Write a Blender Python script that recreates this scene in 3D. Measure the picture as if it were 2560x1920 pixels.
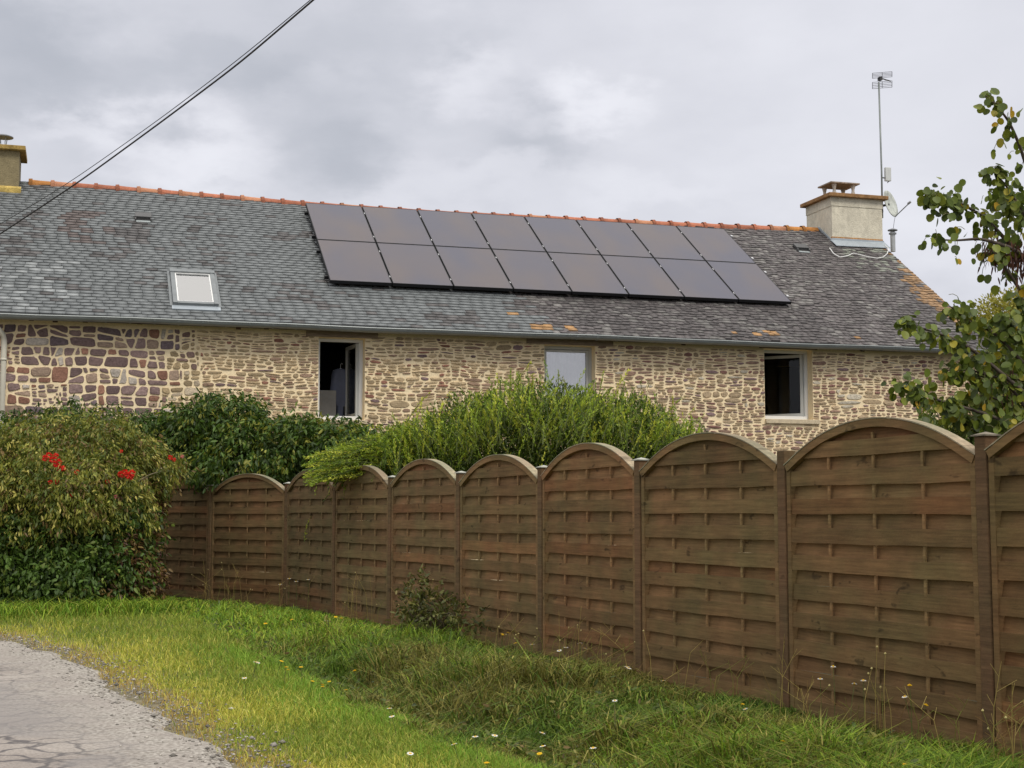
import bpy, math, random
import numpy as np
from mathutils import Vector
R = math.radians
random.seed(7); rng = np.random.default_rng(7)
for o in list(bpy.data.objects): bpy.data.objects.remove(o)
SC = bpy.context.scene; COL = SC.collection

# ------------------------------------------------------------------ camera, world, sun, exposure
F = 3600.0; CX, CY = 1280.0, 960.0; EYE = 1.27; PITCH = math.atan(324/F)
cam = bpy.data.cameras.new('camera'); camo = bpy.data.objects.new('camera', cam); COL.objects.link(camo)
cam.sensor_width = 36; cam.lens = F/2560*36; cam.clip_end = 2000; cam.clip_start = .05
camo.location = (0, 0, EYE); camo.rotation_euler = (math.pi/2+PITCH, 0, 0); SC.camera = camo

def ray(px, py):                                   # direction through a point of the 2560x1920 photograph
    u = (px-CX)/F; v = -(py-CY)/F; c, s = math.cos(PITCH), math.sin(PITCH)
    return np.array([u, c-s*v, s+c*v])
def at(px, py, Y):
    d = ray(px, py); p = d*(Y/d[1]); p[2] += EYE; return p
KD = 2560/2212
def atD(x, y, Y): return at(x*KD, y*KD, Y)

world = bpy.data.worlds.new("World"); SC.world = world; world.use_nodes = True
SUN_EL, SUN_AZ = R(52), R(150)                     # azimuth from +Y clockwise: behind the camera, to its right
def build_world():
    nt = world.node_tree; N = nt.nodes; L = nt.links; N.clear()
    out = N.new('ShaderNodeOutputWorld')
    sky = N.new('ShaderNodeTexSky'); sky.sky_type = 'NISHITA'; sky.sun_disc = False
    sky.sun_elevation = SUN_EL; sky.sun_rotation = SUN_AZ
    bg1 = N.new('ShaderNodeBackground'); bg1.inputs[1].default_value = .06; L.new(sky.outputs[0], bg1.inputs[0])
    tc = N.new('ShaderNodeTexCoord')
    def math_(op, a, b=None, c=None, clamp=False):
        m = N.new('ShaderNodeMath'); m.operation = op; m.use_clamp = clamp
        for i, v in enumerate((a, b, c)):
            if v is None: continue
            if isinstance(v, (int, float)): m.inputs[i].default_value = v
            else: L.new(v, m.inputs[i])
        return m.outputs[0]
    def noise(vec, scale, detail, rough=.55, dist=0):
        n = N.new('ShaderNodeTexNoise'); n.inputs['Scale'].default_value = scale; n.inputs['Detail'].default_value = detail
        n.inputs['Roughness'].default_value = rough; n.inputs['Distortion'].default_value = dist
        L.new(vec, n.inputs['Vector']); return n
    mp = N.new('ShaderNodeMapping'); mp.inputs['Scale'].default_value = (1, 1, 2.0); L.new(tc.outputs['Generated'], mp.inputs[0])
    n1 = noise(mp.outputs[0], 5, 5, .5, .25)
    n2 = noise(mp.outputs[0], 14, 6, .55)
    # warped direction for the large cloud forms
    sub = N.new('ShaderNodeVectorMath'); sub.operation = 'SUBTRACT'; L.new(n2.outputs['Color'], sub.inputs[0]); sub.inputs[1].default_value = (.5, .5, .5)
    scl = N.new('ShaderNodeVectorMath'); scl.operation = 'SCALE'; L.new(sub.outputs[0], scl.inputs[0]); scl.inputs['Scale'].default_value = .11
    add = N.new('ShaderNodeVectorMath'); add.operation = 'ADD'; L.new(tc.outputs['Generated'], add.inputs[0]); L.new(scl.outputs[0], add.inputs[1])
    total = math_('MULTIPLY_ADD', n1.outputs[0], .22, -.11)
    total = math_('ADD', total, math_('MULTIPLY_ADD', n2.outputs[0], .10, -.05))
    # cloud masses: (direction, vertical stretch, radius, brightness)
    blobs = [(430, 390, 2.2, .085, .20), (170, 330, 2.6, .06, .10), (60, 150, 2.0, .15, -.14), (830, 370, 1.8, .08, -.13), (900, 90, 2.2, .17, -.10),
             (1330, 370, 2.4, .07, -.10), (1190, 200, 2.0, .06, .13), (1500, 260, 2.0, .05, .14), (1150, 480, 4, .13, .06), (600, 190, 2.5, .10, -.08),
             (2100, 250, 1.3, .22, .09), (2400, 600, 2, .12, .08), (1650, 480, 4, .10, .06)]
    for px, py, st, rad, amp in blobs:
        d = ray(px, py); d = d/np.linalg.norm(d)
        s = N.new('ShaderNodeVectorMath'); s.operation = 'SUBTRACT'; L.new(add.outputs[0], s.inputs[0]); s.inputs[1].default_value = tuple(d)
        m = N.new('ShaderNodeVectorMath'); m.operation = 'MULTIPLY'; L.new(s.outputs[0], m.inputs[0]); m.inputs[1].default_value = (1, 1, st)
        l = N.new('ShaderNodeVectorMath'); l.operation = 'LENGTH'; L.new(m.outputs[0], l.inputs[0])
        r = N.new('ShaderNodeMapRange'); r.interpolation_type = 'SMOOTHERSTEP'; L.new(l.outputs['Value'], r.inputs[0])
        r.inputs[1].default_value = 0; r.inputs[2].default_value = rad; r.inputs[3].default_value = amp; r.inputs[4].default_value = 0
        total = math_('ADD', total, r.outputs[0])
    sep = N.new('ShaderNodeSeparateXYZ'); L.new(tc.outputs['Generated'], sep.inputs[0])
    # overcast dome: brighter towards the zenith
    el = N.new('ShaderNodeMapRange'); el.interpolation_type = 'SMOOTHSTEP'; L.new(sep.outputs[2], el.inputs[0])
    el.inputs[1].default_value = .38; el.inputs[2].default_value = .95; el.inputs[3].default_value = 0; el.inputs[4].default_value = .55
    val = math_('ADD', math_('ADD', total, .645), el.outputs[0])
    cr = N.new('ShaderNodeValToRGB'); L.new(val, cr.inputs[0]); E = cr.color_ramp.elements
    E[0].position = .25; E[0].color = (.27, .295, .35, 1); E[1].position = .85; E[1].color = (.80, .805, .86, 1)
    e = E.new(.48); e.color = (.45, .47, .525, 1); e = E.new(.66); e.color = (.64, .648, .705, 1)
    gain = math_('ADD', math_('MULTIPLY', el.outputs[0], 1.6), 1.0)
    mxn = N.new('ShaderNodeMix'); mxn.data_type = 'RGBA'; mxn.inputs[7].default_value = (.80, .775, .735, 1); L.new(cr.outputs[0], mxn.inputs[6])
    L.new(math_('MULTIPLY', el.outputs[0], 1.8, clamp=True), mxn.inputs[0])
    bg2 = N.new('ShaderNodeBackground'); L.new(mxn.outputs[2], bg2.inputs[0]); L.new(gain, bg2.inputs[1])
    mix = N.new('ShaderNodeMixShader'); mix.inputs[0].default_value = .94
    L.new(bg1.outputs[0], mix.inputs[1]); L.new(bg2.outputs[0], mix.inputs[2]); L.new(mix.outputs[0], out.inputs[0])
build_world()
sun = bpy.data.lights.new('sun', 'SUN'); suno = bpy.data.objects.new('sun', sun); COL.objects.link(suno)
sun.energy = 1.5; sun.angle = R(16); sun.color = (1, .96, .88)
sd = Vector((math.sin(SUN_AZ)*math.cos(SUN_EL), math.cos(SUN_AZ)*math.cos(SUN_EL), math.sin(SUN_EL)))
suno.rotation_euler = sd.to_track_quat('Z', 'Y').to_euler(); suno.location = (10, -10, 30)
vs = SC.view_settings; vs.view_transform = 'Standard'; vs.look = 'None'; vs.gamma = 1; vs.exposure = .18; vs.use_curve_mapping = False

# ------------------------------------------------------------------ helpers
def lin(r, g, b):
    return tuple(((c/255)/12.92 if c/255 <= .04045 else ((c/255+.055)/1.055)**2.4) for c in (r, g, b))
class MB:
    """collects faces; build() links them as one mesh object"""
    def __init__(s): s.v = []; s.f = []; s.c = []; s.n = 0
    def add(s, V, Fs, c=(1, 1, 1)):
        V = np.asarray(V, float).reshape(-1, 3); c = np.asarray(c, float)
        if c.ndim == 1: c = np.tile(c, (len(V), 1))
        s.v.append(V); s.c.append(c)
        s.f.extend([tuple(i+s.n for i in f) for f in Fs]); s.n += len(V)
    def box(s, x0, x1, y0, y1, z0, z1, c=(1, 1, 1), T=None):
        V = np.array([(x, y, z) for z in (z0, z1) for y in (y0, y1) for x in (x0, x1)], float)
        if T is not None: V = np.array([T(*p) for p in V])
        s.add(V, [(0, 2, 3, 1), (4, 5, 7, 6), (0, 1, 5, 4), (2, 6, 7, 3), (0, 4, 6, 2), (1, 3, 7, 5)], c)
    def tube(s, pts, r, n=8, c=(1, 1, 1), cap=True):
        pts = np.asarray(pts, float); m = len(pts)
        rr = np.full(m, r) if np.isscalar(r) else np.asarray(r, float)
        V = []
        t0 = pts[1]-pts[0]; a = np.array([0, 0, 1.]) if abs(t0[2]) < .9*np.linalg.norm(t0) else np.array([1., 0, 0])
        for i in range(m):
            t = pts[min(i+1, m-1)]-pts[max(i-1, 0)]; t = t/(np.linalg.norm(t)+1e-9)
            u = np.cross(t, a); u /= np.linalg.norm(u)+1e-9; w = np.cross(u, t); a = w
            for k in range(n):
                q = 2*math.pi*k/n; V.append(pts[i]+rr[i]*(math.cos(q)*u+math.sin(q)*w))
        Fs = [(i*n+k, i*n+(k+1) % n, (i+1)*n+(k+1) % n, (i+1)*n+k) for i in range(m-1) for k in range(n)]
        if cap: Fs += [tuple(range(n))[::-1], tuple((m-1)*n+k for k in range(n))]
        s.add(V, Fs, c)
    def lathe(s, prof, centre, n=16, c=(1, 1, 1)):
        V = [(centre[0]+r*math.cos(2*math.pi*k/n), centre[1]+r*math.sin(2*math.pi*k/n), centre[2]+z) for r, z in prof for k in range(n)]
        m = len(prof)
        Fs = [(i*n+k, i*n+(k+1) % n, (i+1)*n+(k+1) % n, (i+1)*n+k) for i in range(m-1) for k in range(n)]
        Fs += [tuple(range(n))[::-1], tuple((m-1)*n+k for k in range(n))]
        s.add(V, Fs, c)
    def build(s, name, mat, parent=None, smooth=False, bevel=0):
        V = np.concatenate(s.v); C = np.concatenate(s.c)
        me = bpy.data.meshes.new(name); me.from_pydata(V.tolist(), [], s.f); finish(me, C, mat, smooth)
        o = link(name, me, parent)
        if bevel:
            b = o.modifiers.new('bevel', 'BEVEL'); b.width = bevel; b.segments = 2; b.limit_method = 'ANGLE'
        return o
def finish(me, C, mat, smooth):
    a = me.color_attributes.new('Col', 'FLOAT_COLOR', 'POINT')
    a.data.foreach_set('color', np.concatenate([C, np.ones((len(C), 1))], 1).astype(np.float32).ravel())
    me.materials.append(mat)
    if smooth: me.polygons.foreach_set('use_smooth', np.ones(len(me.polygons), bool))
    me.update()
def link(name, me, parent=None):
    o = bpy.data.objects.new(name, me); COL.objects.link(o)
    if parent is not None: o.parent = parent
    return o
def fast_mesh(name, V, P, k, C, mat, parent=None, smooth=False):
    """V (n,3), P (m,k) polygons all of k corners"""
    me = bpy.data.meshes.new(name); me.vertices.add(len(V)); me.vertices.foreach_set('co', V.astype(np.float32).ravel())
    me.loops.add(P.size); me.loops.foreach_set('vertex_index', P.astype(np.int32).ravel())
    me.polygons.add(len(P)); me.polygons.foreach_set('loop_start', np.arange(0, P.size, k, dtype=np.int32))
    try: me.polygons.foreach_set('loop_total', np.full(len(P), k, np.int32))
    except Exception: pass
    me.update(calc_edges=True); finish(me, C, mat, smooth); return link(name, me, parent)
def tag(o, label=None, cat=None, group=None, kind=None):
    if label: o['label'] = label
    if cat: o['category'] = cat
    if group: o['group'] = group
    if kind: o['kind'] = kind
    return o
def empty(name, loc=(0, 0, 0), rz=0):
    o = bpy.data.objects.new(name, None); COL.objects.link(o); o.location = loc; o.rotation_euler = (0, 0, rz); return o
def children(o): return [c for c in bpy.data.objects if c.parent == o]
def copy_tree(o, parent=None):
    c = o.copy(); COL.objects.link(c)
    if parent is not None: c.parent = parent
    for ch in children(o): copy_tree(ch, c)
    return c

def vnoise(x, y, sc, seed=0):                      # smooth value noise, vectorised
    x = np.asarray(x)*sc+seed*17.3; y = np.asarray(y)*sc+seed*9.1
    xi = np.floor(x); yi = np.floor(y); fx = x-xi; fy = y-yi; fx = fx*fx*(3-2*fx); fy = fy*fy*(3-2*fy)
    def h(a, b):
        v = np.sin(a*127.1+b*311.7+seed*74.7)*43758.5453; return v-np.floor(v)
    return (h(xi, yi)*(1-fx)+h(xi+1, yi)*fx)*(1-fy)+(h(xi, yi+1)*(1-fx)+h(xi+1, yi+1)*fx)*fy

# ------------------------------------------------------------------ materials
def mat(name, base=(1, 1, 1), rough=.8, attr=True, noise=(), bump=(), spec=.3, metal=0, transl=0, coat=0, coord='Object', tint=None, knots=False):
    """noise: list of (scale, amount, stretch xyz); bump: (scale, strength, distance)"""
    m = bpy.data.materials.new(name); m.use_nodes = True; nt = m.node_tree; N = nt.nodes; L = nt.links
    p = N['Principled BSDF']; p.inputs['Roughness'].default_value = rough; p.inputs['Specular IOR Level'].default_value = spec
    p.inputs['Metallic'].default_value = metal; p.inputs['Coat Weight'].default_value = coat
    tc = N.new('ShaderNodeTexCoord')
    if attr:
        a = N.new('ShaderNodeAttribute'); a.attribute_name = 'Col'
        mx = N.new('ShaderNodeMix'); mx.data_type = 'RGBA'; mx.blend_type = 'MULTIPLY'; mx.inputs[0].default_value = 1
        L.new(a.outputs['Color'], mx.inputs[6]); mx.inputs[7].default_value = (*base, 1); col = mx.outputs[2]
    else:
        rg = N.new('ShaderNodeRGB'); rg.outputs[0].default_value = (*base, 1); col = rg.outputs[0]
    for sc, amt, st in noise:
        mp = N.new('ShaderNodeMapping'); mp.inputs['Scale'].default_value = st; L.new(tc.outputs[coord], mp.inputs[0])
        n = N.new('ShaderNodeTexNoise'); n.inputs['Scale'].default_value = sc; n.inputs['Detail'].default_value = 5; n.inputs['Roughness'].default_value = .65
        L.new(mp.outputs[0], n.inputs['Vector'])
        r = N.new('ShaderNodeMapRange'); L.new(n.outputs[0], r.inputs[0]); r.inputs[1].default_value = .3; r.inputs[2].default_value = .7
        r.inputs[3].default_value = 1-amt; r.inputs[4].default_value = 1+amt*.8
        vm = N.new('ShaderNodeVectorMath'); vm.operation = 'SCALE'; L.new(col, vm.inputs[0]); L.new(r.outputs[0], vm.inputs['Scale']); col = vm.outputs[0]
    L.new(col, p.inputs['Base Color'])
    if bump:
        sc, stg, dist = bump
        n = N.new('ShaderNodeTexNoise'); n.inputs['Scale'].default_value = sc; n.inputs['Detail'].default_value = 6; L.new(tc.outputs[coord], n.inputs['Vector'])
        b = N.new('ShaderNodeBump'); b.inputs['Strength'].default_value = stg; b.inputs['Distance'].default_value = dist
        L.new(n.outputs[0], b.inputs['Height']); L.new(b.outputs[0], p.inputs['Normal'])
    if transl:
        t = N.new('ShaderNodeBsdfTranslucent'); L.new(col, t.inputs[0]); ms = N.new('ShaderNodeMixShader'); ms.inputs[0].default_value = transl
        L.new(p.outputs[0], ms.inputs[1]); L.new(t.outputs[0], ms.inputs[2]); L.new(ms.outputs[0], N['Material Output'].inputs[0])
    if tint:
        sc, ca, cb = tint; n = N.new('ShaderNodeTexNoise'); n.inputs['Scale'].default_value = sc; n.inputs['Detail'].default_value = 4; L.new(tc.outputs[coord], n.inputs['Vector'])
        oi = N.new('ShaderNodeObjectInfo'); ad = N.new('ShaderNodeVectorMath'); L.new(tc.outputs[coord], ad.inputs[0]); L.new(oi.outputs['Location'], ad.inputs[1]); L.new(ad.outputs[0], n.inputs['Vector'])
        r = N.new('ShaderNodeValToRGB'); e = r.color_ramp.elements; e[0].position = .36; e[0].color = (*ca, 1); e[1].position = .66; e[1].color = (*cb, 1); L.new(n.outputs[0], r.inputs[0])
        mx = N.new('ShaderNodeMix'); mx.data_type = 'RGBA'; mx.blend_type = 'MULTIPLY'; mx.inputs[0].default_value = 1; L.new(col, mx.inputs[6]); L.new(r.outputs[0], mx.inputs[7]); L.new(mx.outputs[2], p.inputs['Base Color']); col = mx.outputs[2]
    if knots:
        mp = N.new('ShaderNodeMapping'); mp.inputs['Scale'].default_value = (3.2, .2, 6.5); L.new(ad.outputs[0], mp.inputs[0])
        w = N.new('ShaderNodeTexNoise'); w.inputs['Scale'].default_value = 3; L.new(mp.outputs[0], w.inputs['Vector'])
        aw = N.new('ShaderNodeVectorMath'); L.new(mp.outputs[0], aw.inputs[0]); L.new(w.outputs['Color'], aw.inputs[1])
        v = N.new('ShaderNodeTexVoronoi'); v.inputs['Scale'].default_value = 1.0; L.new(aw.outputs[0], v.inputs['Vector'])
        r2 = N.new('ShaderNodeMapRange'); L.new(v.outputs['Distance'], r2.inputs[0]); r2.inputs[1].default_value = .07; r2.inputs[2].default_value = .17; r2.inputs[3].default_value = .50; r2.inputs[4].default_value = 1
        vm = N.new('ShaderNodeVectorMath'); vm.operation = 'SCALE'; L.new(col, vm.inputs[0]); L.new(r2.outputs[0], vm.inputs['Scale']); L.new(vm.outputs[0], p.inputs['Base Color'])
    return m
M = {}
M['stone'] = mat('stone', noise=[(9, .24, (1, 1, 2)), (36, .36, (1, 1, 1.5))], bump=(40, .5, .02), rough=.9)
M['mortar'] = mat('mortar', base=lin(247, 226, 186), attr=False, noise=[(1.3, .10, (1, 1, 1)), (30, .10, (1, 1, 1))], bump=(60, .5, .01), rough=.95)
M['slate'] = mat('slate', noise=[(2.2, .12, (1, 1, 1)), (22, .13, (1, 1, 1))], bump=(50, .4, .005), rough=.62, spec=.4)
M['underlay'] = mat('underlay', base=(.03, .03, .032), attr=False)
M['tile'] = mat('terracotta', noise=[(5, .28, (1, 1, 1)), (30, .2, (1, 1, 1))], bump=(40, .3, .01), rough=.85)
M['zinc'] = mat('zinc', base=(.27, .29, .285), attr=False, noise=[(3, .12, (1, 1, 1))], rough=.45, metal=.35, spec=.5)
M['flash'] = mat('flashing', base=(.36, .40, .43), attr=False, noise=[(4, .12, (1, 1, 1))], rough=.5, metal=.2)
M['stucco'] = mat('stucco', noise=[(3, .12, (1, 1, 1)), (14, .16, (1, 1, .6))], bump=(45, .6, .02), rough=.95)
M['moss'] = mat('mossy_concrete', noise=[(7, .4, (1, 1, 1)), (30, .3, (1, 1, 1))], bump=(40, .5, .01), rough=.95)
M['upvc'] = mat('window_plastic', base=(.70, .70, .68), attr=False, noise=[(3, .04, (1, 1, 1))], rough=.35, spec=.5)
M['upvc2'] = mat('weathered_plastic', base=(.50, .50, .47), attr=False, noise=[(3, .08, (1, 1, 1))], rough=.45, spec=.4)
M['pipe'] = mat('cream_pipe', base=(.70, .66, .55), attr=False, noise=[(2, .08, (1, 1, 1))], rough=.5)
M['oldwood'] = mat('old_wood', noise=[(6, .3, (1, 1, 6)), (25, .2, (.3, 1, 4))], bump=(30, .4, .01), rough=.9)
M['inside'] = mat('interior_wall', base=(.035, .03, .03), attr=False, rough=1)
M['cloth'] = mat('cloth', noise=[(5, .15, (1, 1, 1))], rough=1)
M['frame'] = mat('dark_frame', base=(.012, .012, .014), attr=False, rough=.5)
M['alu'] = mat('aluminium', base=(.55, .55, .56), attr=False, rough=.4, metal=.6)
M['grey_metal'] = mat('grey_metal', noise=[(6, .15, (1, 1, 1))], rough=.5, metal=.3)
M['wood'] = mat('stained_wood', noise=[(3.0, .22, (1, 1, 1.4)), (16, .24, (.12, 1, 3.2)), (60, .20, (.08, 1, 1.6))], bump=(60, .35, .006), rough=.85, spec=.2, tint=(2.6, (.90, .98, .88), (1.12, .99, .93)), knots=True)
M['leaf'] = mat('leaf', base=(1.42, 1.25, .80), rough=.5, spec=.35, transl=.28)
M['grass'] = mat('grass_blade', base=(1.42, 1.42, .95), rough=.6, spec=.2, transl=.3)
M['bark'] = mat('bark', noise=[(10, .3, (1, 1, .4))], bump=(30, .6, .01), rough=.95)
M['petal'] = mat('petal', rough=.7, transl=.25)
M['cable'] = mat('cable', base=(.03, .03, .032), attr=False, rough=.6)
M['white_cable'] = mat('white_cable', base=(.7, .7, .68), attr=False, rough=.5)

def glass_mat(name, tint, refl, rough):
    m = bpy.data.materials.new(name); m.use_nodes = True; N = m.node_tree.nodes; L = m.node_tree.links; N.remove(N['Principled BSDF'])
    t = N.new('ShaderNodeBsdfTransparent'); t.inputs[0].default_value = (*tint, 1)
    g = N.new('ShaderNodeBsdfGlossy'); g.inputs['Roughness'].default_value = rough
    lw = N.new('ShaderNodeLayerWeight'); lw.inputs[0].default_value = .25
    ma = N.new('ShaderNodeMath'); ma.operation = 'MULTIPLY_ADD'; ma.use_clamp = True; ma.inputs[1].default_value = .8; ma.inputs[2].default_value = refl
    L.new(lw.outputs['Fresnel'], ma.inputs[0])
    s = N.new('ShaderNodeMixShader'); L.new(ma.outputs[0], s.inputs[0]); L.new(t.outputs[0], s.inputs[1]); L.new(g.outputs[0], s.inputs[2])
    L.new(s.outputs[0], N['Material Output'].inputs[0]); return m
M['glass'] = glass_mat('window_glass', (.85, .86, .86), .0, .02)
M['frost'] = glass_mat('curtained_glass', (.95, .95, .95), .38, .12)
M['skyglass'] = glass_mat('skylight_glass', (.93, .95, .96), .45, .02)
def solar_mat():
    m = bpy.data.materials.new('solar_glass'); m.use_nodes = True; N = m.node_tree.nodes; L = m.node_tree.links; p = N['Principled BSDF']
    tc = N.new('ShaderNodeTexCoord'); oi = N.new('ShaderNodeObjectInfo')
    cmb = N.new('ShaderNodeVectorMath'); cmb.operation = 'ADD'; L.new(tc.outputs['Object'], cmb.inputs[0]); L.new(oi.outputs['Location'], cmb.inputs[1])
    mp = N.new('ShaderNodeMapping'); mp.inputs['Scale'].default_value = (1.1, .55, .55); L.new(cmb.outputs[0], mp.inputs[0])
    n = N.new('ShaderNodeTexNoise'); n.inputs['Scale'].default_value = 1.0; n.inputs['Detail'].default_value = 1.5; L.new(mp.outputs[0], n.inputs['Vector'])
    cr = N.new('ShaderNodeValToRGB'); e = cr.color_ramp.elements; e[0].position = .36; e[0].color = (.036, .034, .062, 1); e[1].position = .66; e[1].color = (.062, .044, .048, 1)
    L.new(n.outputs[0], cr.inputs[0]); L.new(cr.outputs[0], p.inputs['Base Color'])
    p.inputs['Roughness'].default_value = .5; p.inputs['Specular IOR Level'].default_value = .5
    p.inputs['Coat Weight'].default_value = .30; p.inputs['Coat Roughness'].default_value = .10
    # faint cell grid
    br = N.new('ShaderNodeTexBrick')
    return m
M['solar'] = solar_mat()

# ------------------------------------------------------------------ house frame: s along the eaves, t into the depth, z up
TH = R(16.8); E1 = np.array([math.cos(TH), math.sin(TH), 0]); E2 = np.array([-math.sin(TH), math.cos(TH), 0])
TE, ZE = 24.158, 4.468; TR = 28.95; SL = R(33.8)
TW = 24.457                                        # front face of the wall
RS = np.array([-6, -1.2, .67, 4.33, 7.16, 10.13, 13.75, 16.0, 17.4]); RZ = np.array([7.72, 7.716, 7.706, 7.627, 7.61, 7.653, 7.707, 7.77, 7.79])
def ridge_z(s): return np.interp(s, RS, RZ)-.05
def roof_z(s, t): return ZE+(ridge_z(s)-ZE)*(t-TE)/(TR-TE)
def st_plane(px, py, t):
    d = ray(px, py); k = t/(d@E2); P = d*k; return P@E1, P[2]+EYE
def on_roof(px, py, off=0.):
    d = ray(px, py); lo, hi = 15., 60.
    for _ in range(50):
        k = (lo+hi)/2; P = d*k; s, t = P@E1, P@E2
        if P[2]+EYE > roof_z(s, t)+off: hi = k
        else: lo = k
        # ray starts above the roof plane's extension only beyond the roof: bisect on sign
    # robust solve by fixed point instead
    k = 28.
    for _ in range(60):
        P = d*k; s, t = P@E1, P@E2; g = (ridge_z(s)-ZE)/(TR-TE)
        den = d[2]-g*(d@E2); k = (ZE-g*TE+off-EYE)/den
    P = d*k; return P@E1, P@E2, P[2]+EYE
NR = np.array([0, -math.sin(SL), math.cos(SL)]); DR = np.array([0, math.cos(SL), math.sin(SL)])
SEND = 17.28
house = empty('house', (0, 0, 0), TH)
tag(house, 'long stone farmhouse with grey slate roof, orange ridge tiles and three small upper windows', 'house')

OPEN = []                                           # window openings in the wall: s0, s1, z0, z1
for (x0, x1, y0, y1) in ((797, 913, 842, 1049), (1361, 1488, 861, 1068), (1910, 2030, 871, 1048)):
    s0, z1 = st_plane(x0, y0, TW); s1, _ = st_plane(x1, y0, TW); _, z0 = st_plane((x0+x1)/2, y1, TW)
    OPEN.append((s0, s1, z0, z1))
S0 = -5.0
# ---- wall core (mortar face)
w = MB()
zt = 4.40
def wall_face():
    xs = sorted({S0, SEND-.1, *[o[0] for o in OPEN], *[o[1] for o in OPEN]}); prev = S0
    for (a, b, z0, z1) in OPEN:
        w.box(prev, a, TW, TW+.5, -.2, zt); w.box(a, b, TW, TW+.5, -.2, z0); w.box(a, b, TW, TW+.5, z1, zt); prev = b
    w.box(prev, SEND-.1, TW, TW+.5, -.2, zt)
wall_face()
w.box(S0, SEND-.1, 33.0, 33.45, -.2, zt)
for s in (SEND-.6, S0+.0):                          # gables
    w.add([(s, TW+.5, -.2), (s+.5, TW+.5, -.2), (s, 33.0, -.2), (s+.5, 33.0, -.2), (s, TW+.5, zt), (s+.5, TW+.5, zt), (s, 33.0, zt), (s+.5, 33.0, zt), (s, TR, 7.5), (s+.5, TR, 7.5)],
          [(0, 2, 3, 1), (0, 4, 8, 6, 2), (1, 3, 7, 9, 5), (4, 5, 9, 8), (8, 9, 7, 6), (0, 1, 5, 4), (2, 6, 7, 3)])
wall = w.build('wall', M['mortar'], house)
it = MB(); it.box(S0+.5, SEND-.6, TW+.5, 33.0, 2.35, 2.4); it.box(S0+.5, SEND-.6, TW+3.2, TW+3.25, 2.4, 4.4); it.box(S0+.5, SEND-.6, TW+.5, TW+3.2, 4.41, 4.44)
it.build('interior', M['inside'], house)

# ---- stones: Voronoi cells of jittered courses, each a low cushion set into the mortar
def clip(poly, px, py, nx, ny):
    out = []; n = len(poly)
    for i in range(n):
        a = poly[i]; b = poly[(i+1) % n]
        da = (a[0]-px)*nx+(a[1]-py)*ny; db = (b[0]-px)*nx+(b[1]-py)*ny
        if da <= 0: out.append(a)
        if (da < 0 < db) or (db < 0 < da):
            q = da/(da-db); out.append((a[0]+(b[0]-a[0])*q, a[1]+(b[1]-a[1])*q))
    return out
def area_(P):
    P = np.asarray(P); return .5*abs(np.dot(P[:, 0], np.roll(P[:, 1], 1))-np.dot(P[:, 1], np.roll(P[:, 0], 1)))
def split(poly, asp, size, tilt, rnd, out):
    """cut a block along slightly slanting lines until the pieces have stone size (height) and the wanted aspect"""
    P = np.array(poly); w_, h_ = np.ptp(P[:, 0]), np.ptp(P[:, 1]); tgt = rnd.uniform(*size); a_ = rnd.uniform(*asp)
    if h_ <= tgt*1.3 and w_ <= tgt*a_*1.25: out.append(poly); return
    c = P.mean(0); horiz = h_/tgt*1.0 > w_/(tgt*a_)
    q = rnd.uniform(.34, .66); th = math.radians(rnd.gauss(0, tilt[0] if horiz else tilt[1]))
    if horiz: x, y = c[0], P[:, 1].min()+h_*q; nx, ny = -math.sin(th), math.cos(th)
    else: x, y = P[:, 0].min()+w_*q, c[1]; nx, ny = math.cos(th), math.sin(th)
    A = clip(poly, x, y, nx, ny); B = clip(poly, x, y, -nx, -ny)
    if len(A) < 3 or len(B) < 3: out.append(poly); return
    split(A, asp, size, tilt, rnd, out); split(B, asp, size, tilt, rnd, out)
def inset(poly, g):
    P = np.array(poly)
    ar = np.dot(P[:, 0], np.roll(P[:, 1], -1))-np.dot(P[:, 1], np.roll(P[:, 0], -1))
    if ar < 0: P = P[::-1]
    out = [tuple(p) for p in P]
    for i in range(len(P)):
        a, b = P[i], P[(i+1) % len(P)]; d = b-a; l = np.hypot(*d)
        if l < 1e-5: continue
        n_ = np.array([d[1], -d[0]])/l; gg = g*(1 if abs(n_[1]) > .6 else 1.25)*(.8+.5*((i*7919) % 5)/5); c = a-n_*gg
        out = clip(out, c[0], c[1], n_[0], n_[1])
        if len(out) < 3: return []
    return out
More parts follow.
